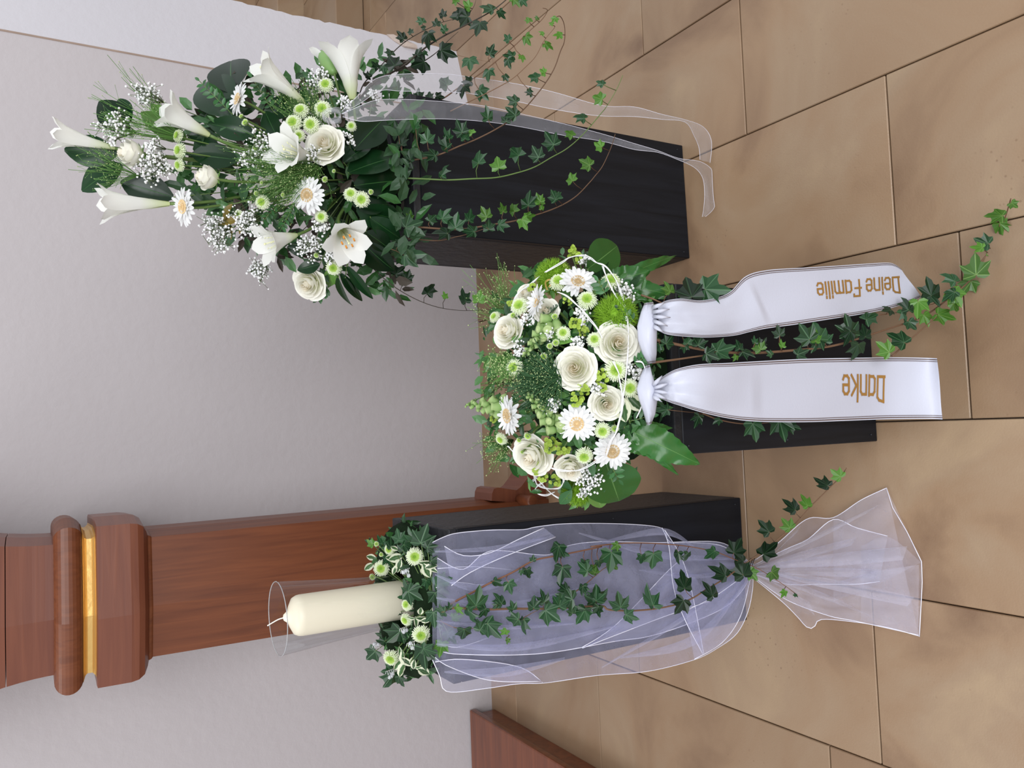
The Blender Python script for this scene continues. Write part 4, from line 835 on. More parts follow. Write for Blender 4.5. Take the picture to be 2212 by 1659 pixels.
for lab, x, y, r, n_ in [('gypsophila spray beside the upper large leaf', 1350, 630, 32, 120), ('gypsophila between both ribbon bows', 1366, 803, 26, 80), ('gypsophila tuft above the wide open rose near snapdragon', 1258, 680, 24, 60), ('gypsophila tuft inside the middle snapdragon', 1183, 716, 22, 50),
        ('gypsophila tuft at the top left of the grass', 1122, 756, 22, 50), ('gypsophila spray under the lowest gerbera', 1272, 1030, 34, 130), ('gypsophila tuft above the large facing gerbera', 1192, 872, 22, 45), ('gypsophila tuft right of the centre rose', 1292, 845, 24, 50),
        ('gypsophila tuft over the lower green dianthus ball', 1266, 1062, 20, 40), ('gypsophila tuft on the white cord at the right rim', 1262, 562, 14, 20), ('gypsophila tuft below the raised gerbera', 1140, 690, 18, 30), ('gypsophila tuft left of the wide open rose', 1250, 740, 22, 40)]:
    P = dB(1.03)(x, y); spray('gypsophila_spray', lab, 'gypsophila', P, rootB, r*px2m(P), int(n_*1.4), (GYPS, GYP), .0022)
grassfan('dense dark green grass tuft at the heart of the round bouquet', (1212, 815), [(1130, 830), (1150, 800), (1140, 855), (1165, 780), (1120, 815), (1175, 870), (1110, 840)], dB(1.03), 150, (DARKGRASS, GRASSSEED), 14, fine=.0007, seed=.0009)
grassfan('light green feathery grass at the upper rim of the bouquet', (1120, 790), [(1070, 790), (1080, 770), (1095, 810), (1070, 815)], dB(1.05), 60, (GRASS, GRASSSEED), 12)
grassfan('wispy panicum grass rising from the upper right rim across the stone floor', (1110, 700), [(1050, 640), (1070, 610), (1040, 680), (1090, 640), (1060, 580), (1030, 610)], lambda x, y: at(x, y, 1.30), 50, (GRASS, GRASSSEED), 20, seed=.0011, fine=.0003)
grassfan('wispy panicum grass rising from the lower left rim', (1110, 950), [(1055, 990), (1070, 1010), (1050, 960), (1080, 985)], lambda x, y: at(x, y, 1.28), 40, (GRASS, GRASSSEED), 12, seed=.0011, fine=.0003)
grassfan('little round green seed balls floating above the bouquet top', (1110, 820), [(1035, 800), (1045, 830), (1065, 835), (1040, 860)], lambda x, y: at(x, y, 1.30), 8, (GRASS, GREENSTEM), 8, seed=.0028, fine=.0005)
# leaves
for lab, lv, kd, k in [
    ('oval green leaf poking out beyond the right rim of the bouquet', [(1270, 580, 1342, 527, .005, 'a')], 'a', .98),
    ('pale-tipped oval leaves hanging below the lowest gerbera', [(1306, 990, 1342, 1098, .01, 'a'), (1285, 1040, 1300, 1110, 0, 'p')], 'a', .98),
    ('yellow-green variegated leaves beneath the lower bow rose', [(1340, 855, 1352, 910, .01, 'v'), (1352, 850, 1386, 885, .01, 'v'), (1345, 860, 1338, 905, .008, 'o')], 'v', 1.02),
    ('dark green leaf curling behind the right dianthus ball', [(1205, 600, 1160, 600, 0, 'g'), (1200, 570, 1178, 580, 0, 'g')], 'g', .97),
    ('green leaf pair between the top right gerbera and the upper dianthus ball', [(1300, 600, 1290, 560, 0, 'g'), (1280, 640, 1300, 590, .0, 'p')], 'g', 1.0),
    ('dark green leaves standing under the lower snapdragon', [(1200, 740, 1155, 750, .0, 'g'), (1240, 735, 1170, 725, 0, 'p')], 'g', 1.0),
    ('deep green cupped leaf right of the lowest gerbera', [(1362, 915, 1392, 955, .012, 'g'), (1350, 925, 1378, 950, .0, 's')], 'g', 1.0),
    ('small green leaves along the lower left rim', [(1225, 1040, 1205, 1060, 0, 's'), (1215, 1030, 1190, 1052, 0, 's'), (1235, 1060, 1208, 1092, 0, 's'), (1100, 640, 1130, 612, 0, 's')], 's', 1.02)]:
    branch(lab, [(l[0], l[1], l[2], l[3], l[4], l[5]) for l in lv], dB(k), rootB, kd)
for lab, b, tp in [('box sprig beside the lower ribbon bow', (1360, 910), (1400, 898)), ('box sprig on the lowest gerbera, over the large leaf', (1318, 1002), (1334, 1035)), ('box sprig crossing the upper dianthus ball', (1370, 700), (1340, 672)), ('box sprig between both ribbon bows', (1365, 790), (1392, 770)), ('box sprig below the top right gerbera', (1310, 640), (1290, 610))]:
    sprig(lab, b, tp, dB(1.08), 4, 20, root=rootB)
# the big lobed aralia leaves reaching out of the bouquet
def lobed(label, base, lobes, Yb, Yt, sinus=.5):
    """base px; lobes: [(tip px, half-width px)] fused at the base; toothed margins"""
    B = at(base[0], base[1], Yb); t = thing('aralia_leaf', label, 'leaf', B); g = []; vs = []; fs = []; uv = []
    out = []
    for li, (tx, ty, hw) in enumerate(lobes):
        T = at(tx, ty, Yt) if not isinstance(Yt, (list, tuple)) else at(tx, ty, Yt[li]); d = T-B; L = d.length; y = d.normalized(); nr = (TO - y*TO.dot(y)).normalized(); x = y.cross(nr); o = len(vs); NV, NU = 28, 6
        w_ = hw*px2m(T)
        for j in range(NV+1):
            v = j/NV; wv = w_*1.05*(math.sin(math.pi*min(1, (v**.78*.90+.085)))**.9) * (1 + .13*(((v*9) % 1)-.5)*(v > .2)) * (1 if v < .985 else .0)
            for i in range(NU+1):
                u = -1+2*i/NU; vs.append(d*v + x*(u*wv) + nr*(-.12*abs(u)*wv*1.5 + .10*L*math.sin(math.pi*v) - .08*L*v*v + li*.0012 + .004*math.sin(v*22+u*3)*abs(u)))
        for j in range(NV):
            for i in range(NU):
                fs.append((o+j*(NU+1)+i, o+j*(NU+1)+i+1, o+(j+1)*(NU+1)+i+1, o+(j+1)*(NU+1)+i)); q = [abs(-1+2*k/NU) for k in (i, i+1, i+1, i)]
                uv.append([(a, a) for a in q])
    ob('blade', me('aralia_blade', vs, fs, ARALIA, uv=uv), t)
    g = G(); g.tube([V((0, 0, 0)), rootB-B], .0018, 5); ob('stalk', g.mesh('stalk', GREENSTEM), t)
lobed('large lobed green leaf reaching out over the short plinth left of the lower ribbon', (1352, 925), [(1514, 1004, 34), (1468, 1028, 13), (1455, 925, 15), (1420, 985, 30)], 1.06, [.99, 1.02, 1.03, 1.04])
lobed('large lobed green leaf reaching toward the tall plinth above the upper ribbon', (1312, 612), [(1470, 547, 13), (1475, 642, 20), (1405, 585, 26), (1400, 650, 16)], 1.13, [1.12, 1.05, 1.08, 1.05])
# white cords looping over the bouquet
def cord(label, pts, k=1.12, r=.0009, mt=WIRE, cat='cord', name='white_cord', depth=None):
    P = [(depth or dB(k))(x, y) for x, y in pts]; t = thing(name, label, cat, P[0]); Q = catmull([p-P[0] for p in P], 6); vs, fs = tube_geo(Q, r, 6); ob('strand', me('strand', vs, fs, mt), t)
    vs, fs = tube_geo([q + V((.0022*math.sin(i*.22), .0009, .0018*math.cos(i*.22))) for i, q in enumerate(Q)], r*.8, 6); ob('strand', me('strand', vs, fs, mt), t)
def Z(k, rows): return [k(a, b) for a, b in rows]
cord('white cord sweeping in an arc along the right rim down past both bows', Z(zb, [(880, 390), (1040, 300), (1110, 250), (1230, 225), (1310, 250), (1370, 300), (1440, 330), (1500, 390), (1560, 480), (1620, 640), (1660, 800), (1670, 1000), (1660, 1200), (1640, 1450), (1620, 1590)]) + Z(zc, [(1385, 430), (1330, 610)]))
cord('white cord running down from the right rim to the lower gerbera', Z(zb, [(1430, 330), (1455, 420), (1500, 530), (1570, 650), (1640, 740), (1660, 860)]) , 1.13)
cord('white cord looping above the upper right rim', Z(zb, [(560, 760), (590, 640), (640, 570), (720, 510), (800, 445), (880, 390)]), 1.06)
cord('white cord crossing diagonally from the top right gerbera to the open rose', Z(zb, [(1000, 580), (1080, 620), (1150, 680), (1230, 750), (1300, 830), (1370, 920), (1420, 1020)]))
cord('white cord from the open rose past the lower bow rose to the lowest gerbera', Z(zb, [(1530, 1240), (1580, 1360)]) + Z(zc, [(1360, 130), (1390, 330), (1350, 560), (1300, 660), (1260, 780)]))
cord('white cord hanging down over the lower ribbon bow', Z(zc, [(1510, 5), (1560, 20), (1580, 120), (1560, 330), (1510, 460)]), 1.16)
cord('white cord looping around the lower left rim', Z(zc, [(450, 700), (500, 760), (670, 950), (820, 1100), (980, 1160), (1060, 1140), (1120, 1080)]), 1.05)
cord('white cord loop over the pale lower rose', Z(zc, [(1240, 780), (1130, 860), (1030, 900), (930, 900), (850, 890), (810, 880)]), 1.1)
cord('white cord loop curling at the lower left rim', Z(zc, [(670, 950), (690, 1020), (760, 1050), (860, 1045), (905, 1000), (910, 970)]), 1.06)
cord('thin pale wire ringlet sticking out at the lower left rim', Z(zc, [(690, 960), (650, 1000), (690, 1020), (740, 990), (680, 1040), (690, 1090), (760, 1110), (830, 1080)]), 1.04, .0008)
cord('thin golden wire curl beside the right dianthus ball', Z(zb, [(900, 560), (880, 490), (930, 460), (960, 480), (910, 520)]), 1.06, .0006, GOLD)

from mathutils import noise
# ================================================================== satin ribbons with lettering
class Band:
    """a ribbon described station by station: pixel x, two edge ys and the two real depths"""
    def __init__(s, st): s.st = st; s.W = [(at(x0, y0, Y0), at(x1, y1, Y1)) for (x0, y0, Y0), (x1, y1, Y1) in st]
    def locate(s, x, y):
        for i in range(len(s.st)-1):
            a, b = s.st[i], s.st[i+1]
            for _ in range(1):
                t = .5
                for k in range(8):
                    pt = [(a[e][0]+(b[e][0]-a[e][0])*t, a[e][1]+(b[e][1]-a[e][1])*t) for e in (0, 1)]
                    q = (y-pt[0][1])/(pt[1][1]-pt[0][1]); xl = pt[0][0]+(pt[1][0]-pt[0][0])*q; dx = ((b[0][0]-a[0][0])+(b[1][0]-a[1][0]))/2 or 1
                    t += (x-xl)/dx
                if -.001 <= t <= 1.001: return i+t, q
        return None
    def P(s, si, q, off=0.):
        i = min(int(si), len(s.W)-2); t = si-i; a = s.W[i][0].lerp(s.W[i+1][0], t); b = s.W[i][1].lerp(s.W[i+1][1], t); return a.lerp(b, q) + TO*off
def bandmesh(name, W, nu, mt, q0=0., q1=1., off=0., wr=None, sub=6, org=V((0, 0, 0)), thick=.0004):
    A = catmull([w_[0] for w_ in W], sub); B = catmull([w_[1] for w_ in W], sub); vs = []; fs = []
    for j, (a, b) in enumerate(zip(A, B)):
        for i in range(nu+1):
            q = q0 + (q1-q0)*i/nu; p = a.lerp(b, q) + TO*(off + (wr(j/(len(A)-1), q) if wr else 0)); vs.append(p-org)
    for j in range(len(A)-1):
        for i in range(nu): o = j*(nu+1)+i; fs.append((o, o+1, o+nu+2, o+nu+1))
    m_ = me(name, vs, fs, mt); return m_
def solid(o, th):
    md = o.modifiers.new('thickness', 'SOLIDIFY'); md.thickness = th; md.offset = 0; return o
GL = {'D': (.42, [[(0, 0), (0, 1), (.30, .94), (.42, .82), (.42, .0), (-.05, 0)]]), 'a': (.38, [[(.38, .72), (.1, .72), (0, .60), (0, .1), (.1, 0), (.38, 0)], [(.38, .76), (.38, -.03)]]),
      'n': (.38, [[(0, -.03), (0, .72), (.28, .72), (.38, .60), (.38, -.03)]]), 'k': (.40, [[(0, -.03), (0, 1)], [(.40, .76), (.10, .38), (.42, -.03)]]),
      'e': (.38, [[(.38, .14), (.30, 0), (.1, 0), (0, .1), (0, .60), (.1, .72), (.28, .72), (.38, .60), (.38, .36), (.02, .36)]]), 'i': (.02, [[(0, -.03), (0, .74)], [(0, .88), (0, .98)]]),
      'F': (.40, [[(0, 0), (0, 1), (.42, 1), (.42, .88)], [(-.12, .5), (.32, .5)]]), 'm': (.60, [[(0, -.03), (0, .72), (.22, .72), (.30, .6), (.30, -.03)], [(.30, .72), (.50, .72), (.60, .60), (.60, -.03)]]), 'l': (.02, [[(0, -.03), (0, 1)]])}
def lettering(band, text, p0, p1, up, h, wst=.115, adv=.20, wr=None):
    """text runs p0 -> p1 (px); up = px vector of unit cap height"""
    tot = sum(GL[c][0]+adv if c != ' ' else .34 for c in text)-adv; dx, dy = (p1[0]-p0[0])/tot, (p1[1]-p0[1])/tot; g = G(); x = 0
    for c in text:
        if c == ' ': x += .34; continue
        for st in GL[c][1]:
            for a, b in zip(st, st[1:]):
                ax, ay, bx, by = x+a[0], a[1], x+b[0], b[1]; l = math.hypot(bx-ax, by-ay); ux, uy = (bx-ax)/l, (by-ay)/l; e = wst/2*.95
                cs = [(ax-ux*e-uy*wst/2, ay-uy*e+ux*wst/2), (ax-ux*e+uy*wst/2, ay-uy*e-ux*wst/2), (bx+ux*e+uy*wst/2, by+uy*e-ux*wst/2), (bx+ux*e-uy*wst/2, by+uy*e+ux*wst/2)]
                n_ = max(1, int(l/.15)); row = []
                for k in range(n_+1):
                    for q in (0, 1):
                        s0, s1 = cs[q], cs[3-q]; gx = s0[0]+(s1[0]-s0[0])*k/n_; gy = s0[1]+(s1[1]-s0[1])*k/n_
                        px, py = p0[0]+dx*gx+up[0]*gy, p0[1]+dy*gx+up[1]*gy; L = band.locate(px, py)
                        row.append(band.P(*L, .0012 + wr(L[0]/(len(band.W)-1), L[1])) if L else at(px, py, .99))
                g.add(row, [(2*k, 2*k+1, 2*k+3, 2*k+2) for k in range(n_)])
        x += GL[c][0]+adv
    return g
def ribbon(label, st, text, tx, wr):
    bd = Band(st); W = []
    org = bd.W[0][0]; t = thing('satin_ribbon', label, 'ribbon', org)
    ob('band', bandmesh('band', bd.W, 14, SATIN, wr=wr, org=org, sub=1), t)
    for a, b in ((.018, .034), (.052, .062), (.966, .982), (.938, .948)): ob('border_stripe', bandmesh('border_stripe', bd.W, 1, PRINTBAND, a, b, .0008, wr=wr, org=org, sub=1), t)
    g = lettering(bd, text, *tx, wr=wr); g.v = [v-org for v in g.v]; ob('lettering', g.mesh('lettering', GOLDINK, False), t, label='bronze-gold lettering reading ' + text)
    return t, bd
def dense(rows, n=7):
    """smooth a list of stations ((x,y,Y),(x,y,Y))"""
    A = catmull([V(r[0]) for r in rows], n); B = catmull([V(r[1]) for r in rows], n); return [(tuple(a), tuple(b)) for a, b in zip(A, B)]
Rb = dense([((1416, 826, .985), (1420, 858, .985)), ((1440, 808, .955), (1444, 868, .955)), ((1466, 796, .935), (1468, 876, .94)), ((1510, 787, .925), (1520, 892, .93)), ((1570, 784, .925), (1580, 905, .93)), ((1640, 780, .93), (1640, 911, .93)), ((1740, 775, .93), (1740, 912, .93)),
            ((1830, 773, .93), (1830, 909, .93)), ((1900, 772, .925), (1905, 906, .925)), ((1960, 772, .905), (1968, 905, .905)), ((2005, 773, .885), (2012, 905, .885)), ((2024, 774, .868), (2036, 906, .868))])
def wr2(s, q):
    c = max(0, 1-s*2.4)
    return .016*c*(abs(noise.noise(V((s*9, q*7, 2.))))-.15)*math.sin(q*math.pi)**.5 + .010*math.sin(q*9+1.2)*max(0, 1-s*2.2)*math.sin(q*math.pi) + .0035*math.sin(q*2.6+s*23)*math.sin(q*math.pi) + .012*math.sin(math.pi*q)*(1-s)
ribbon('white satin ribbon lettered Danke hanging nearest the short plinth left side', Rb, 'Danke', ((1909, 814), (1820, 812), (0, 54), 0), lambda s, q: 0.0025*math.sin(q*3+s*20)*math.sin(q*math.pi) if s > .45 else wr2(s, q))
Ra = dense([((1420, 660, .985), (1418, 712, .985)), ((1438, 650, .965), (1440, 722, .965)), ((1470, 645, .95), (1480, 727, .955)), ((1512, 649, .95), (1530, 729, .95)), ((1552, 642, .95), (1585, 725, .95)), ((1580, 628, .945), (1620, 717, .945)), ((1612, 596, .94), (1660, 709, .94)), ((1660, 583, .935), (1720, 701, .935)),
            ((1740, 578, .93), (1790, 690, .93)), ((1820, 573, .93), (1860, 679, .93)), ((1880, 569, .925), (1915, 668, .925)), ((1924, 568, .92), (1960, 655, .92)), ((1946, 580, .92), (1990, 642, .915))])
ribbon('white satin ribbon lettered Deine Familie, slanting away on the right', Ra, 'Deine Familie', ((1941, 598), (1764, 612), (3, 34), 0), lambda s, q: 0.0025*math.sin(q*4+s*17)*math.sin(q*math.pi) if s > .5 else wr2(s, q)*.8)
def loopbow(label, st, hw):
    """a folded bow loop: front sheet, back sheet and the two creased ends"""
    A = [at(*a) for a, b in st]; B = [at(*b) for a, b in st]; org = A[0]; t = thing('ribbon_bow', label, 'ribbon bow', org)
    vs = []; fs = []; n_ = 14
    for j, (a, b) in enumerate(zip(A, B)):
        c = (a+b)/2
        for i in range(n_):
            an = math.tau*i/n_; p = c + (a-b)/2*math.cos(an) + TO*(hw*math.sin(an)*(1 if math.sin(an) > 0 else .5) + .003*math.sin(3*an+j)); vs.append(p-org)
    for j in range(len(A)-1):
        for i in range(n_): fs.append((j*n_+i, j*n_+(i+1) % n_, (j+1)*n_+(i+1) % n_, (j+1)*n_+i))
    solid(ob('loop', me('loop', vs, fs, SATIN), t), .0005)
    g = G()
    for j, da in ((0, .06), (0, .14), (len(A)-1, -.06), (len(A)-1, -.14)):
        k = 1 if j == 0 else -1
        for i in range(n_):
            def pt(ii, d):
                p = vs[j*n_+ii % n_].lerp(vs[(j+k)*n_+ii % n_], d); c = ((A[j]+B[j])/2-org); return p + (p-c).normalized()*.0007 + TO*.0004
            if math.sin(math.tau*(i+.5)/n_) > -.2:
                a_, b_ = abs(da), abs(da)+.035; g.add([pt(i, a_), pt(i+1, a_), pt(i+1, b_), pt(i, b_)], [(0, 1, 2, 3)])
    ob('border_stripe', g.mesh('border_stripe', PRINTBAND), t, kind='stuff')
loopbow('tall white ribbon bow loop at the head of the Deine Familie ribbon', [((1392, 656, 1.0), (1410, 654, .995)), ((1384, 675, 1.0), (1414, 672, .985)), ((1376, 705, .99), (1420, 705, .975)), ((1378, 735, .99), (1419, 738, .975)), ((1387, 762, .995), (1418, 764, .985)), ((1398, 786, 1.0), (1415, 783, .995))], .013)
loopbow('white ribbon bow loop folded at the head of the Danke ribbon', [((1393, 792, 1.0), (1402, 788, .995)), ((1383, 812, 1.0), (1408, 808, .985)), ((1375, 840, .99), (1419, 838, .975)), ((1380, 862, .99), (1420, 866, .975)), ((1390, 890, .995), (1415, 894, .985)), ((1398, 918, 1.0), (1406, 914, .995))], .012)
# pleats where the ribbons are gathered
for lab, rows in [('gathered white satin knot between bow loop and Danke ribbon', [(1412, 832, 1430, 812), (1413, 838, 1446, 828), (1414, 845, 1450, 850), (1413, 851, 1440, 862), (1412, 856, 1430, 868)]), ('gathered white satin knot between bow loop and Deine Familie ribbon', [(1412, 664, 1436, 654), (1413, 674, 1446, 668), (1414, 684, 1448, 686), (1413, 694, 1442, 704), (1412, 704, 1434, 718)])]:
    t = thing('ribbon_knot', lab, 'ribbon', at(1412, rows[2][1], .97)); org = at(1412, rows[2][1], .97)
    g = G()
    for a, b, c, d in rows: g.tube([at(a, b, .972)-org, at((a+c)/2, (b+d)/2, .948)-org, at(c, d, .95)-org], lambda q: .004*(1-q*.55)*(1-max(0, q-.85)*4), 8)
    ob('pleats', g.mesh('pleats', SATIN), t)
# ivy along the ribbons
z3 = K(1350, 540, 2.566); z5e = K(1500, 400, 2.765); s3, s5e = 2.566, 2.765
vine('long ivy strand between the two lettered ribbons reaching far over the floor', [
    (P3(z3, [(150, 490), (180, 500), (320, 530), (450, 555), (600, 570), (750, 570), (950, 555), (1100, 540), (1200, 520), (1300, 490), (1450, 440), (1600, 390), (1700, 340)], .99, .90) + P3(z5e, [(1500, 690), (1640, 575), (1720, 450), (1800, 340), (1840, 240), (1870, 150), (1890, 80)], .86, .74), .0026),
    (P3(z3, [(150, 625), (300, 605), (440, 585), (560, 575)], 1.0, .97), .0022), (P3(z3, [(1340, 365), (1450, 355), (1590, 330), (1740, 290)], .93, .89), .0015), (P3(z3, [(1480, 590), (1600, 480), (1740, 360)], .90, .87), .0018), (P3(z5e, [(1600, 640), (1690, 520), (1760, 420), (1820, 310)], .86, .80), .0016)],
    LV(z3, s3, [(245, 500, 95), (190, 545, 60), (350, 500, 65), (415, 500, 95), (545, 550, 130), (475, 580, 95), (630, 525, 75), (675, 580, 90), (740, 530, 80, 'y'), (800, 572, 50), (870, 520, 55, 'y'), (1000, 460, 130), (1070, 450, 140), (1110, 480, 90), (1060, 520, 110), (980, 572, 85), (615, 600, 45, 'y'), (850, 452, 75, 'd'), (1240, 420, 150), (1230, 480, 110, 'd'), (1370, 370, 120), (1330, 450, 100, 'd'), (1290, 562, 120, 'd'),
                 (1510, 490, 135), (1450, 340, 75, 'd'), (1430, 550, 110, 'y'), (1560, 300, 115), (1550, 365, 95), (1590, 415, 80), (1690, 210, 140, 'd'), (1700, 275, 115), (1625, 325, 125, 'y'), (1775, 370, 125, 'y'), (1670, 385, 90, 'y'), (1840, 265, 120, 'y'), (1800, 250, 100), (1900, 205, 105, 'y'), (1800, 150, 110), (1940, 90, 150, 'y'), (2060, 25, 100, 'y'), (1840, 320, 90, 'y'), (1060, 480, 80, 'y'), (720, 498, 50), (760, 510, 70, 'd')])
    + LV(z5e, s5e, [(1720, 338, 105), (1690, 368, 85, 'y'), (1815, 410, 130, 'y'), (1845, 270, 140, 'y'), (1795, 175, 120, 'y'), (1912, 118, 65, 'y'), (1740, 490, 80, 'y')]))
vine('ivy leaves tucked between upper ribbon, bow and large lobed leaf', [(P3(z3, [(90, 250), (150, 270), (230, 300), (330, 290), (480, 280)], 1.03, .97), .0018)], LV(z3, s3, [(355, 212, 175, 'd', -.2, -1), (490, 215, 170, 'i', 1, -.1), (240, 205, 90, 'y', -.4, -1), (330, 545, 60)]), cat='ivy')
vine('ivy leaves peeping out under the Danke ribbon over the short plinth', [(P3(z3, [(430, 905), (520, 940), (640, 962), (760, 960), (860, 950)], 1.0, 1.0), .0014)], LV(z3, s3, [(400, 945, 90, 'i', -.3, 1), (510, 950, 55), (712, 1000, 130, 'i', .2, 1), (860, 990, 150, 'i', .2, 1), (930, 980, 90, 'i', 1, .3), (210, 890, 80, 'i', -1, .2)]))

# ================================================================== C: candle, glass, wreath
cc = V((-.351, 1.59, 0)); zt = .801
t = thing('hurricane_glass', 'clear flared glass cylinder open at the top, standing around the candle', 'glass', cc + V((0, 0, zt)))
pr = [(.047, .0), (.0485, .004), (.050, .05), (.055, .12), (.061, .20), (.0665, .26), (.0695, .297)]
n_ = 48; vs = []; fs = []
for r, z in pr:
    for k in range(n_): vs.append((r*math.cos(k*math.tau/n_), r*math.sin(k*math.tau/n_), z))
for j in range(len(pr)-1):
    for k in range(n_): fs.append((j*n_+k, j*n_+(k+1) % n_, (j+1)*n_+(k+1) % n_, (j+1)*n_+k))
ob('glass_wall', me('glass_wall', vs, fs, GLASS), t)
v2, f2 = tube_geo([V((.0695*math.cos(k*math.tau/48), .0695*math.sin(k*math.tau/48), .2975)) for k in range(49)], .0009, 6); ob('rim', me('rim', v2, f2, GLASSRIM), t)
g = G(); g.tube([V((0, 0, .0005)), V((0, 0, .001)), V((0, 0, .006)), V((0, 0, .0065))], .047, 32); ob('glass_foot', g.mesh('glass_foot', GLASS), t)
t = thing('pillar_candle', 'unlit ivory pillar candle with long white wick inside the glass', 'candle', cc + V((0, 0, zt+.008)) + V((0, 0, 0)))
pr = [(0, 0), (.0385, 0), (.0395, .002), (.0395, .245), (.0385, .252), (.035, .259), (.022, .266), (.012, .270), (.006, .278), (0, .280)]
vs = []; fs = []
for r, z in pr:
    for k in range(n_): vs.append((r*math.cos(k*math.tau/n_), r*math.sin(k*math.tau/n_), z))
for j in range(len(pr)-1):
    for k in range(n_): fs.append((j*n_+k, j*n_+(k+1) % n_, (j+1)*n_+(k+1) % n_, (j+1)*n_+k))
ob('body', me('body', vs, fs, WAX), t)
ob('wick', tube('wick', [(0, 0, .276), (-.002, .001, .288), (-.007, .002, .300), (-.011, .002, .309)], .0013, WICK), t)
def DW(x, y):
    P = fl(x, y, .848); Yc = clamp(P.y, 1.425, 1.76); return at(x, y, Yc)
rootW = V((-.35, 1.475, .82))
t = thing('wreath_base', 'leafy moss ring base of the wreath around the candle glass', 'wreath', cc + V((0, 0, zt))); vs = []; fs = []; NA, NB = 40, 10
for i in range(NA):
    a = math.tau*i/NA
    for k in range(NB):
        b = math.tau*k/NB; rr = .106 + .036*math.cos(b) + U(-.003, .003); vs.append((rr*math.cos(a)*1.12, rr*math.sin(a), .030 + .028*math.sin(b) + U(-.002, .002)))
for i in range(NA):
    for k in range(NB): fs.append((i*NB+k, ((i+1) % NA)*NB+k, ((i+1) % NA)*NB+(k+1) % NB, i*NB+(k+1) % NB))
ob('moss_ring', me('moss_ring', vs, fs, FOAM), t)
pts = []
for i in range(460):
    a = U(0, math.tau); b = U(-.3, 2.6) if R() < .8 else U(0, 6.28); rr = .102 + .036*math.cos(b); pts.append((cc + V((rr*math.cos(a)*1.14, rr*math.sin(a), zt + .022 + .028*math.sin(b))), U(.014, .028)))
filler('foliage', None, pts, t, [IVY, IVYD, IVYD, GLOSSY, SPRIG], 0, 0, cc + V((0, 0, zt)))
zw = K(780, 1100, 4.146); sw = 4.146
for lab, a, b, r, fx, fy, sm in [
    ('white green-hearted chrysanthemum highest on the right side of the wreath front', 505, 380, 84, .15, -.1, 0), ('white chrysanthemum right of the glass in the wreath', 212, 487, 76, 0, -.1, 0), ('white chrysanthemum partly hidden by variegated leaves at the wreath right', 285, 320, 56, -.3, 0, 0),
    ('chrysanthemum tipped against the candle foot, right of its twin', 440, 798, 62, -.5, -.2, 0), ('chrysanthemum tipped against the candle foot, left of its twin', 430, 930, 62, -.5, .2, 0), ('fluffy white chrysanthemum on the wreath front left of the candle', 560, 1056, 86, .1, .1, 0),
    ('white chrysanthemum on the far left side of the wreath', 300, 1264, 82, -.2, .3, 0), ('small chrysanthemum button topmost on the wreath right side', 172, 275, 26, -.2, -.2, 1), ('chrysanthemum button between two flowers on the wreath right', 213, 365, 24, -.2, 0, 1), ('green chrysanthemum button beside the glass on the right', 137, 560, 34, -.2, .1, 1)]:
    x, y = zw(a, b); P = DW(x, y) + TO*.045; mum(lab, P, img_dir(fx, fy, math.sqrt(1-fx*fx-fy*fy)), r/sw*px2m(P), rootW, None, bool(sm))
def scatter_leaves(name, label, cat, rows, kind, depth, root, k, sc_):
    B = depth(*k(rows[0][0], rows[0][1])); t = thing(name, label, cat, B); g = G()
    for a, b, s, tx, ty in rows:
        x, y = k(a, b); P = depth(x, y) + TO*U(.034, .05); sz = s/sc_*px2m(P); td = img_dir(tx, ty, U(-.3, .3)); nr = img_dir(U(-.4, .2), U(-.4, .4), 1)
        if kind in IVM: leaf_obj(t, P - td*sz*.4, B, td, nr, sz*.9, IVM[kind], U(-.3, .3))
        else: leaf_obj(t, P - td*sz*.5, B, td, nr, sz, BL[kind], U(-.6, .6))
        g.tube([P-td*sz*.4-B, root-B], .0008, 4)
    ob('stem', g.mesh('stem', GREENSTEM), t)
ov = [(350, 200, 120, -.5, -1), (300, 260, 110, 0, -1), (450, 300, 120, .5, .3), (250, 420, 110, -.4, .4), (650, 300, 110, 1, -.2), (690, 420, 110, 1, .2), (250, 300, 100, -1, .5), (570, 195, 200, .2, -1), (470, 195, 140, -.6, -.8), (410, 250, 120, -1, 0), (400, 290, 110, 0, -1), (100, 258, 80, -1, -.3), (190, 250, 100, -.6, -1)]
scatter_leaves('ivy_sprig', 'dark ivy leaves on the right end of the candle wreath', 'ivy', ov, 'i', DW, rootW, zw, sw)
scatter_leaves('ivy_sprig', 'ivy leaves in front of the candle foot in the wreath', 'ivy', [(440, 650, 150, -.4, -1), (500, 720, 170, 1, .4), (400, 740, 120, -1, 0), (700, 760, 170, .3, 1), (340, 872, 90, -1, .1), (680, 920, 150, .2, 1), (740, 610, 160, 1, -.4), (760, 680, 120, .8, .5), (780, 570, 120, 1, -.3), (600, 640, 110, 0, 1)], 'i', DW, rootW, zw, sw)
scatter_leaves('ivy_sprig', 'ivy leaves at the left end of the candle wreath, sticking up against the wall', 'ivy', [(330, 1085, 210, -.6, .7), (125, 1255, 150, -.6, .8), (280, 1470, 220, -.5, .9), (385, 1480, 110, .5, 1), (600, 1250, 220, .2, 1), (640, 1190, 150, 1, .3), (200, 1120, 110, -1, 0), (820, 1100, 150, .6, .8), (260, 1400, 120, -1, .2)], 'i', DW, rootW, zw, sw)
scatter_leaves('ivy_sprig', 'bright green young ivy leaves in the candle wreath', 'ivy', [(730, 1190, 140, -.2, 1), (880, 900, 110, 1, -.2), (110, 262, 80, -1, -.6), (480, 1180, 70, -1, 0)], 'y', DW, rootW, zw, sw)
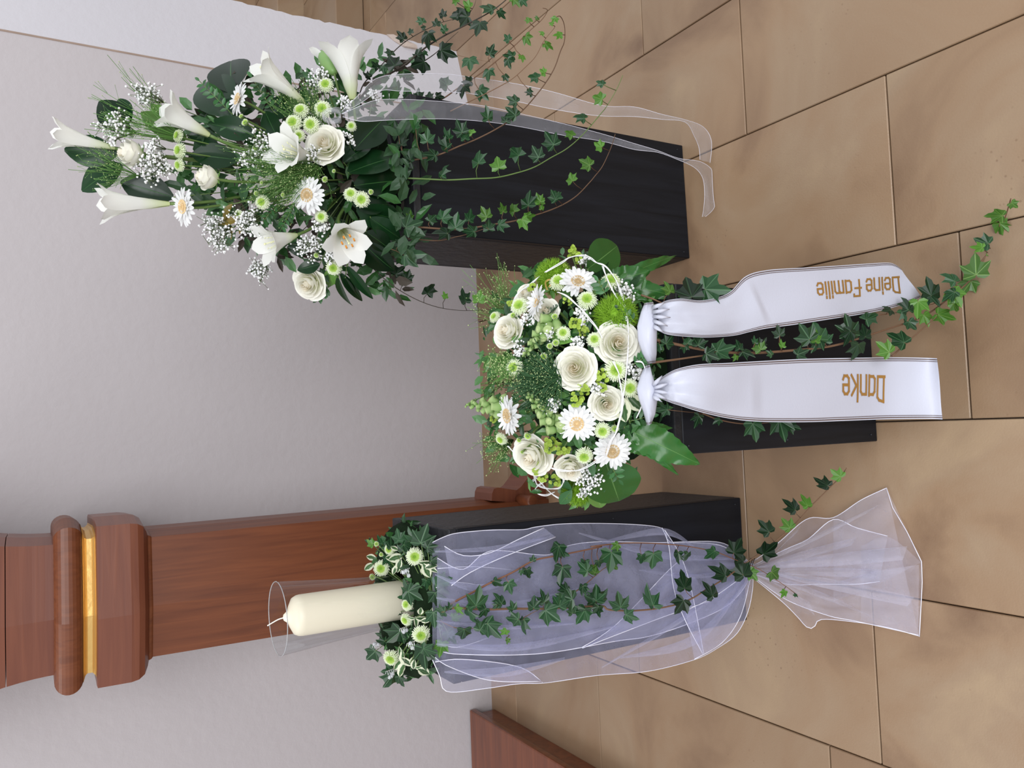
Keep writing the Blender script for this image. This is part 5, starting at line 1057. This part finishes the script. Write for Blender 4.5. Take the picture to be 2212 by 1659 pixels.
scatter_leaves('variegated_sprig', 'cream-edged variegated leaves on the right of the candle wreath', 'foliage', [(340, 400, 130, -1, .3), (360, 470, 120, -.3, 1), (300, 400, 110, -1, 0), (120, 400, 90, -1, -.2), (105, 470, 100, -.8, .5), (330, 300, 80, -.8, -.6), (590, 450, 110, 1, .2), (610, 510, 140, .6, 1), (640, 470, 110, 1, -.4), (570, 520, 100, -.2, 1), (660, 500, 90, 1, .3), (340, 500, 90, -.2, 1)], 'v', DW, rootW, zw, sw)
scatter_leaves('variegated_sprig', 'cream-edged variegated leaves in the middle of the candle wreath', 'foliage', [(560, 930, 110, 1, .3), (520, 950, 100, .3, 1), (600, 950, 90, 1, 0), (560, 840, 90, .2, -1), (640, 870, 80, .6, -.8), (470, 930, 70, -1, 0)], 'v', DW, rootW, zw, sw)
scatter_leaves('variegated_sprig', 'cream-edged variegated leaves on the left of the candle wreath', 'foliage', [(420, 1260, 130, .5, 1), (370, 1230, 90, 0, -1), (440, 1300, 120, 1, .5), (400, 1380, 150, -.3, 1), (560, 1330, 110, 1, -.2), (590, 1390, 130, 1, .4), (500, 1330, 90, 0, 1), (350, 1330, 110, -.6, .8), (480, 1290, 80, .5, -.8)], 'v', DW, rootW, zw, sw)
for i, (a, b, r, lab) in enumerate([(430, 510, 46, 'silver wire coil with bead at the wreath right'), (480, 1140, 44, 'silver wire coil left of the front chrysanthemum'), (415, 1012, 40, 'silver wire coil touching the candle glass foot'), (175, 1160, 36, 'silver wire coil at the upper left of the wreath'), (300, 1385, 46, 'silver wire coil with beads at the wreath left end')]):
    x, y = zw(a, b); P = DW(x, y) + TO*.05; rr = r/sw*px2m(P); t = thing('silver_coil', lab, 'wire ornament', P)
    cp_ = [V((rr*.7*math.cos(k*.7)*(1-.01*k), rr*.35*math.sin(k*.7), rr*(-.8+k*.045))) for k in range(40)]; vs, fs = tube_geo(cp_, .0007, 5); ob('coil', me('coil', vs, fs, SILVER), t)
    for k in range(3): g = G(); g.ball(V((rr*U(-.8, .8), -rr*.4, rr*U(-.8, .8))), .0042, 0, 1); ob('bead', g.mesh('bead', BEAD), t)

# ================================================================== tulle
def resample(px, n_):
    L = [0]
    for a, b in zip(px, px[1:]): L.append(L[-1] + math.hypot(b[0]-a[0], b[1]-a[1]))
    out = []
    for i in range(n_):
        s_ = L[-1]*i/(n_-1); k = 0
        while k < len(L)-2 and L[k+1] < s_: k += 1
        u = (s_-L[k])/max(1e-9, L[k+1]-L[k]); a, b = px[k], px[k+1]; out.append(tuple(a[c]+(b[c]-a[c])*u for c in range(len(a))))
    return out
from mathutils import noise
def smoothpx(px):
    if len(px) < 3: return px
    return [tuple(v)[:2] for v in catmull([V((p[0], p[1], 0)) for p in px], 6)]
def cloth(parent, org, name, top, bot, Yf, mt, nx=80, ny=44, amp=.006, ph=0., fr=5, hem=(1, 1), floorz=False):
    """top / bot: outlines in px; Yf(s, q, px, py) the real depth"""
    A = resample(smoothpx(top), nx); B = resample(smoothpx(bot), nx); vs = []; fs = []; rows = []
    for j in range(nx):
        s_ = j/(nx-1); row = []
        for i in range(ny):
            q = i/(ny-1); x = A[j][0]+(B[j][0]-A[j][0])*q; y = A[j][1]+(B[j][1]-A[j][1])*q
            wv = math.sin(fr*q*3.1+ph+2.2*math.sin(s_*4+ph)) + .5*math.sin(fr*q*7.3+ph*2+s_*9) + .4*math.sin(s_*26+q*11+ph) + .3*math.sin(s_*47-q*23) + 1.6*noise.noise(V((x*.011+ph, y*.013, ph))) + 1.0*abs(noise.noise(V((x*.03+ph, y*.022, ph+3.))))
            if floorz: P = fl(x, y, max(.003, Yf(s_, q, x, y) + amp*wv))
            else: P = at(x, y, Yf(s_, q, x, y) + amp*wv)
            row.append(P-org); vs.append(P-org)
        rows.append(row)
    for j in range(nx-1):
        for i in range(ny-1): o = j*ny+i; fs.append((o, o+1, o+ny+1, o+ny))
    ob(name, me(name, vs, fs, mt), parent)
    for e, h in ((0, hem[0]), (-1, hem[1])):
        if h: v2, f2 = tube_geo([r[e] for r in rows], .0008, 5); ob('hem', me('hem', v2, f2, HEM), parent)
    return rows
orgT = V((-.35, 1.42, .78)); t = thing('tulle_drape', 'sheer lavender-white tulle draped down the candle plinth and gathered at its foot', 'tulle', orgT)
TOPL = [(934, 1172), (952, 1163), (985, 1152), (1060, 1145), (1130, 1144), (1160, 1138), (1230, 1131), (1350, 1132), (1430, 1141), (1446, 1170), (1500, 1172), (1556, 1178), (1592, 1198), (1618, 1216)]
BOTL = [(934, 1425), (950, 1460), (966, 1494), (1050, 1487), (1120, 1477), (1180, 1475), (1290, 1459), (1400, 1450), (1500, 1425), (1550, 1400), (1592, 1368), (1616, 1320), (1626, 1270), (1626, 1244)]
def Yfront(s_, q, x, y): return 1.405 - .035*math.sin(math.pi*min(1, s_))*math.sin(math.pi*q) - .03*clamp((s_-.8)*5)
cloth(t, orgT, 'front_layer', TOPL, BOTL, Yfront, TULLE, amp=.0045)
cloth(t, orgT, 'folded_layer', [(944, 1205), (1000, 1230), (1060, 1190), (1180, 1199), (1230, 1178), (1300, 1170), (1420, 1172), (1545, 1170), (1590, 1190), (1622, 1218)], [(944, 1400), (975, 1412), (1100, 1415), (1200, 1408), (1330, 1385), (1400, 1375), (1480, 1350), (1560, 1315), (1600, 1280), (1626, 1236)], lambda s_, q, x, y: 1.385-.02*math.sin(math.pi*q), TULLE, amp=.005, ph=1.7)
cloth(t, orgT, 'crossed_layer', [(960, 1180), (1000, 1200), (1056, 1195), (1120, 1165), (1175, 1140)], [(975, 1265), (1010, 1240), (1060, 1215), (1120, 1190), (1200, 1160)], lambda s_, q, x, y: 1.375, TULLE, 16, 10, .003, .4)
cloth(t, orgT, 'pointed_fold', [(1258, 1398), (1330, 1350), (1440, 1236), (1470, 1210)], [(1258, 1400), (1330, 1372), (1440, 1330), (1540, 1296)], lambda s_, q, x, y: 1.372, TULLE, 20, 12, .003, 2.2)
cloth(t, orgT, 'pointed_fold', [(1430, 1140), (1445, 1180), (1455, 1270), (1480, 1340), (1518, 1412)], [(1436, 1145), (1470, 1200), (1490, 1260), (1505, 1330), (1520, 1412)], lambda s_, q, x, y: 1.366, TULLE, 20, 8, .003, .9)
cloth(t, orgT, 'hanging_loop', [(1480, 1320), (1540, 1290), (1590, 1256), (1614, 1236)], [(1500, 1424), (1560, 1388), (1600, 1330), (1622, 1244)], lambda s_, q, x, y: 1.36, TULLE, 24, 14, .005, 3.1)
cloth(t, orgT, 'side_fold', [(940, 1420), (970, 1440), (1060, 1470), (1170, 1472)], [(940, 1430), (1000, 1424), (1120, 1440), (1172, 1474)], lambda s_, q, x, y: 1.39, TULLE, 18, 6, .003, 1.1)
for k in range(9):
    y0 = 1170 + k*32; pts = [at(942+U(-4, 4), y0+U(-8, 8), 1.40), at(1000+U(-20, 30), y0+U(-14, 14), 1.385), at(1080+U(-30, 50), y0+U(-24, 24), 1.39)]
    vs, fs = tube_geo(catmull([p-orgT for p in pts], 5), lambda a: .0009*(1-a*.8), 5); ob('gather_crease', me('gather_crease', vs, fs, HEM), t) if k in (2, 3, 7) else None
# the tail past the knot, lying out over the floor
orgK = fl(1630, 1228, .03); t = thing('tulle_tail', 'flared white tulle end spread on the stone floor beyond its knot', 'tulle', orgK)
def zt_(s_, q, x, y): return .050*(1-s_)**.6*.9 + .022*math.sin(math.pi*q)*(1-.6*s_) + .004
cloth(t, orgK, 'floor_layer', [(1624, 1214), (1660, 1190), (1690, 1165), (1745, 1120), (1800, 1118), (1860, 1080), (1915, 1054)], [(1624, 1246), (1690, 1300), (1725, 1335), (1742, 1354), (1758, 1356), (1774, 1338), (1850, 1344), (1920, 1356), (1985, 1374)], zt_, TULLE_TAIL, 40, 30, .005, .3, floorz=True)
cloth(t, orgK, 'upper_layer', [(1626, 1222), (1700, 1185), (1745, 1165), (1800, 1122), (1850, 1140), (1917, 1158)], [(1628, 1240), (1700, 1262), (1780, 1262), (1850, 1262), (1900, 1256)], lambda s_, q, x, y: zt_(s_, q, x, y)+.014, TULLE_TAIL, 30, 18, .004, 1.3, floorz=True)
cloth(t, orgK, 'lower_layer', [(1626, 1234), (1690, 1240), (1800, 1256), (1880, 1236), (1985, 1220)], [(1628, 1246), (1700, 1296), (1790, 1330), (1850, 1342), (1984, 1372)], lambda s_, q, x, y: zt_(s_, q, x, y)+.009, TULLE_TAIL, 30, 18, .004, 2.6, hem=(0, 1), floorz=True)
ve = resample([(1915, 1054), (1928, 1096), (1960, 1150), (1991, 1214), (1992, 1260), (1986, 1375)], 24); rows = [[fl(x, y, .004+.003*math.sin(i*1.3))-orgK for i, (x, y) in enumerate(ve)]]
cloth(t, orgK, 'end_layer', [(1800, 1120), (1860, 1082), (1915, 1054)], [(1800, 1300), (1900, 1260), (1991, 1214)], lambda s_, q, x, y: .008, TULLE_TAIL, 16, 20, .003, .2, hem=(0, 0), floorz=True)
cloth(t, orgK, 'end_layer', [(1860, 1180), (1920, 1160), (1991, 1216)], [(1860, 1340), (1920, 1355), (1986, 1375)], lambda s_, q, x, y: .012, TULLE_TAIL, 16, 20, .003, 1.2, hem=(0, 0), floorz=True)
vs, fs = tube_geo(rows[0], .0009, 5); ob('hem', me('hem', vs, fs, HEM), t)
g = G(); kp = [fl(1622+U(-3, 3), 1216+k*5, .075) for k in range(7)]; g.tube([p-orgK for p in kp], lambda a: .009*math.sin(math.pi*(a*.7+.15)), 10); ob('gathered_knot', g.mesh('gathered_knot', SATIN), t)
g = G()
for k in range(3): g.tube(catmull([fl(1622+k*4, 1206, .06)-orgK, fl(1616+k*4, 1228, .105)-orgK, fl(1622+k*4, 1250, .06)-orgK], 5), .0009, 5)
ob('tie_wire', g.mesh('tie_wire', DARKSTEM), t)
# ivy over the tulle
z5c = K(780, 1050, 3.529); z6c = K(1200, 1000, 2.602); s5c, s6c = 3.529, 2.602
vine('main ivy strand running down the tulle, its tip rising free over the floor', [
    (P3(z5c, [(620, 960), (700, 930), (950, 940), (1150, 935), (1400, 935), (1600, 925), (1835, 915)], 1.36, 1.335) + P3(z6c, [(300, 825), (450, 830), (620, 810), (750, 770), (850, 710), (950, 650), (1060, 570)], 1.33, 1.31) + P3(z6c, [(1130, 520), (1230, 445), (1340, 350), (1430, 250), (1520, 160), (1600, 80), (1635, 30)], 1.28, 1.06), .0026),
    (P3(z5c, [(1600, 830), (1720, 740), (1835, 640)], 1.34, 1.34) + P3(z6c, [(290, 580), (350, 500)], 1.34, 1.34), .0012), (P3(z5c, [(600, 1025), (720, 1080), (870, 1085), (1000, 1080), (1130, 1140)], 1.38, 1.345), .0010), (P3(z5c, [(1230, 1010), (1300, 970), (1350, 945)], 1.34, 1.335), .001)],
    LV(z5c, s5c, [(880, 850, 190), (1050, 860, 130), (850, 975, 170), (930, 960, 110), (1150, 910, 100), (1030, 920, 80), (930, 1060, 140), (1010, 1085, 190), (1160, 1015, 130), (1250, 1060, 150), (780, 1140, 145), (1090, 1120, 80, 'y'), (1120, 1180, 60, 'y'), (1310, 890, 120), (1390, 840, 140), (1450, 980, 175), (1560, 850, 165), (1540, 770, 120), (1600, 940, 90), (1690, 980, 140), (1790, 825, 150), (1690, 790, 90), (750, 945, 100, 'y'), (670, 910, 80), (1790, 940, 110), (600, 960, 110)])
    + LV(z6c, s6c, [(30, 770, 110), (225, 735, 140), (350, 770, 130), (165, 710, 75), (150, 855, 115), (240, 830, 75), (425, 855, 95), (545, 750, 155), (90, 820, 60), (720, 660, 130, 'd'), (700, 805, 115, 'd'), (860, 715, 120, 'd'), (920, 610, 135, 'd'), (1050, 592, 135, 'd'), (1110, 630, 80, 'y'), (1200, 490, 140, 'd'), (1300, 345, 95, 'y'), (1175, 360, 105, 'd'), (1315, 240, 115, 'd'), (1405, 215, 90, 'y'), (1500, 110, 105, 'd'), (1580, 60, 85, 'y'), (155, 590, 95), (210, 600, 70, 'y'), (330, 580, 80, 'y')]))
vine('thin ivy strand arching along the right side of the tulle to the knot', [
    (P3(z5c, [(640, 950), (700, 890), (850, 810), (980, 740), (1150, 660), (1310, 570), (1440, 540), (1600, 510), (1835, 460)], 1.37, 1.345) + P3(z6c, [(200, 470), (400, 450), (600, 455), (750, 470), (900, 500), (1000, 540), (1080, 570)], 1.34, 1.31) + P3(z6c, [(1130, 590), (1230, 650), (1330, 720), (1360, 745)], 1.29, 1.2), .0021)],
    LV(z5c, s5c, [(1140, 770, 115), (1040, 745, 105), (1270, 665, 110), (1220, 655, 50), (1510, 500, 165), (1310, 550, 60), (1540, 670, 165), (1710, 610, 115), (1775, 640, 90, 'y'), (1815, 590, 80)])
    + LV(z6c, s6c, [(40, 500, 95), (30, 630, 110), (310, 550, 145), (335, 470, 60, 'y'), (550, 545, 115), (480, 540, 75), (690, 530, 90), (735, 530, 80), (870, 510, 95), (1020, 470, 125, 'd'), (1035, 535, 70, 'd'), (1235, 630, 95, 'y'), (1280, 735, 55, 'y'), (1350, 745, 30)]), stemmat=REDSTEM)

# ================================================================== sheer organza ribbon on the lily arrangement
orgO = at(742, 245, 1.48); t = thing('organza_ribbon', 'sheer white organza ribbon with two long tails trailing past the tall plinth onto the floor', 'ribbon', orgO)
def tail(name, rows, nx=7):
    R_ = dense(rows, 6); W = [(at(*a), at(*b)) for a, b in R_]; W = [(V((a.x, a.y, max(a.z, .004))), V((b.x, b.y, max(b.z, .004)))) for a, b in W]
    wr = lambda s_, q: .004*math.sin(q*6+s_*19)*math.sin(q*math.pi)
    ob(name, bandmesh(name, W, nx, ORGANZA, org=orgO, sub=1, wr=wr), t)
    for q in (0, 1):
        v2, f2 = tube_geo([(w_[q]-orgO) for w_ in W], .0005, 4); ob('edge_thread', me('edge_thread', v2, f2, HEM), t)
tail('upper_tail', [((738, 240, 1.49), (738, 246, 1.49)), ((775, 205, 1.50), (780, 222, 1.50)), ((812, 170, 1.52), (822, 196, 1.52)), ((870, 160, 1.53), (870, 197, 1.53)), ((960, 160, 1.55), (960, 198, 1.55)), ((1040, 170, 1.55), (1035, 205, 1.55)), ((1120, 182, 1.53), (1110, 218, 1.53)), ((1200, 200, 1.5), (1190, 235, 1.5)),
    ((1300, 228, 1.47), (1290, 250, 1.47)), ((1370, 231, 1.46), (1370, 252, 1.46)), ((1430, 247, 1.45), (1430, 258, 1.45)), ((1485, 260, 1.46), (1480, 264, 1.46)), ((1520, 275, 1.47), (1500, 295, 1.48)), ((1537, 305, 1.47), (1510, 320, 1.49)), ((1534, 352, 1.48), (1512, 345, 1.49))])
tail('lower_tail', [((740, 246, 1.48), (740, 252, 1.48)), ((775, 230, 1.475), (780, 262, 1.475)), ((815, 216, 1.48), (830, 260, 1.48)), ((880, 215, 1.50), (880, 258, 1.50)), ((960, 220, 1.52), (960, 257, 1.52)), ((1040, 228, 1.53), (1050, 263, 1.53)), ((1130, 247, 1.53), (1130, 275, 1.53)), ((1220, 268, 1.52), (1215, 292, 1.52)),
    ((1300, 289, 1.51), (1300, 305, 1.51)), ((1370, 310, 1.5), (1370, 323, 1.5)), ((1420, 325, 1.49), (1420, 329, 1.49)), ((1466, 342, 1.48), (1462, 344, 1.48)), ((1515, 350, 1.48), (1500, 362, 1.48)), ((1543, 375, 1.48), (1518, 385, 1.48)), ((1547, 420, 1.48), (1522, 420, 1.48)), ((1542, 450, 1.475), (1520, 450, 1.475)), ((1524, 468, 1.46), (1517, 468, 1.46))])
g = G()
for k in range(2):
    c = at(718, 250, 1.47)-orgO; q = frame(c, img_dir(-.2, .3*(-1)**k, 1), None, .014); v = []; f = []
    for i in range(14):
        a = math.tau*i/14
        for z in (-1, -.4, .4, 1): v.append(V((1.25*math.cos(a)*(1+.15*math.sin(3*a)), 1.05*math.sin(a), .55*z*(1+.3*math.cos(2*a)))))
    for i in range(14):
        for z in range(3): f.append((i*4+z, ((i+1) % 14)*4+z, ((i+1) % 14)*4+z+1, i*4+z+1))
    g.add(v, f, 0, q @ rot('X', .9+k*.9))
ob('bow_loop', g.mesh('bow_loop', ORGANZA), t)

# narrow doubled folds fanning through the tulle
t = bpy.data.objects['tulle_tail']
for k, (x1, y1, x2, y2) in enumerate([(1900, 1090, 1870, 1110), (1960, 1180, 1950, 1210), (1850, 1160, 1840, 1178), (1975, 1290, 1960, 1310), (1880, 1330, 1850, 1320), (1800, 1200, 1790, 1225), (1760, 1330, 1748, 1300), (1900, 1230, 1890, 1250), (1730, 1135, 1722, 1150)]):
    cloth(t, orgK, 'fold', [(1628, 1222+k*2), ((1628+x1)/2+8, (1222+y1)/2-6+k), (x1, y1)], [(1628, 1225+k*2), ((1628+x2)/2, (1225+y2)/2+6), (x2, y2)], lambda s_, q, x, y: zt_(s_, .5, x, y)+.008+.010*math.sin(math.pi*q), TULLE_TAIL, 26, 6, .003, k*.9, hem=(0, 0), floorz=True)
t = bpy.data.objects['tulle_drape']
for k, (a, b, c) in enumerate([((940, 1190), (1060, 1180), (1180, 1160)), ((940, 1240), (1020, 1262), (1120, 1250)), ((942, 1290), (1100, 1300), (1290, 1260)), ((942, 1340), (1080, 1350), (1240, 1345)), ((942, 1390), (1120, 1390), (1330, 1350)), ((960, 1450), (1090, 1440), (1220, 1420)), ((1300, 1440), (1460, 1340), (1610, 1235)), ((1250, 1150), (1420, 1190), (1590, 1205)), ((1340, 1420), (1500, 1370), (1615, 1250)), ((1380, 1230), (1500, 1240), (1612, 1226)), ((1300, 1170), (1430, 1140), (1500, 1180))]):
    w1 = 5+3*(k % 3)
    cloth(t, orgT, 'fold', [a, b, c], [(a[0], a[1]+3), (b[0]+4, b[1]+w1*2), (c[0], c[1]+2+w1*.3)], lambda s_, q, x, y: 1.375 - .008*math.sin(math.pi*q), TULLE, 30, 6, .0025, k*1.3, hem=(0, 0))
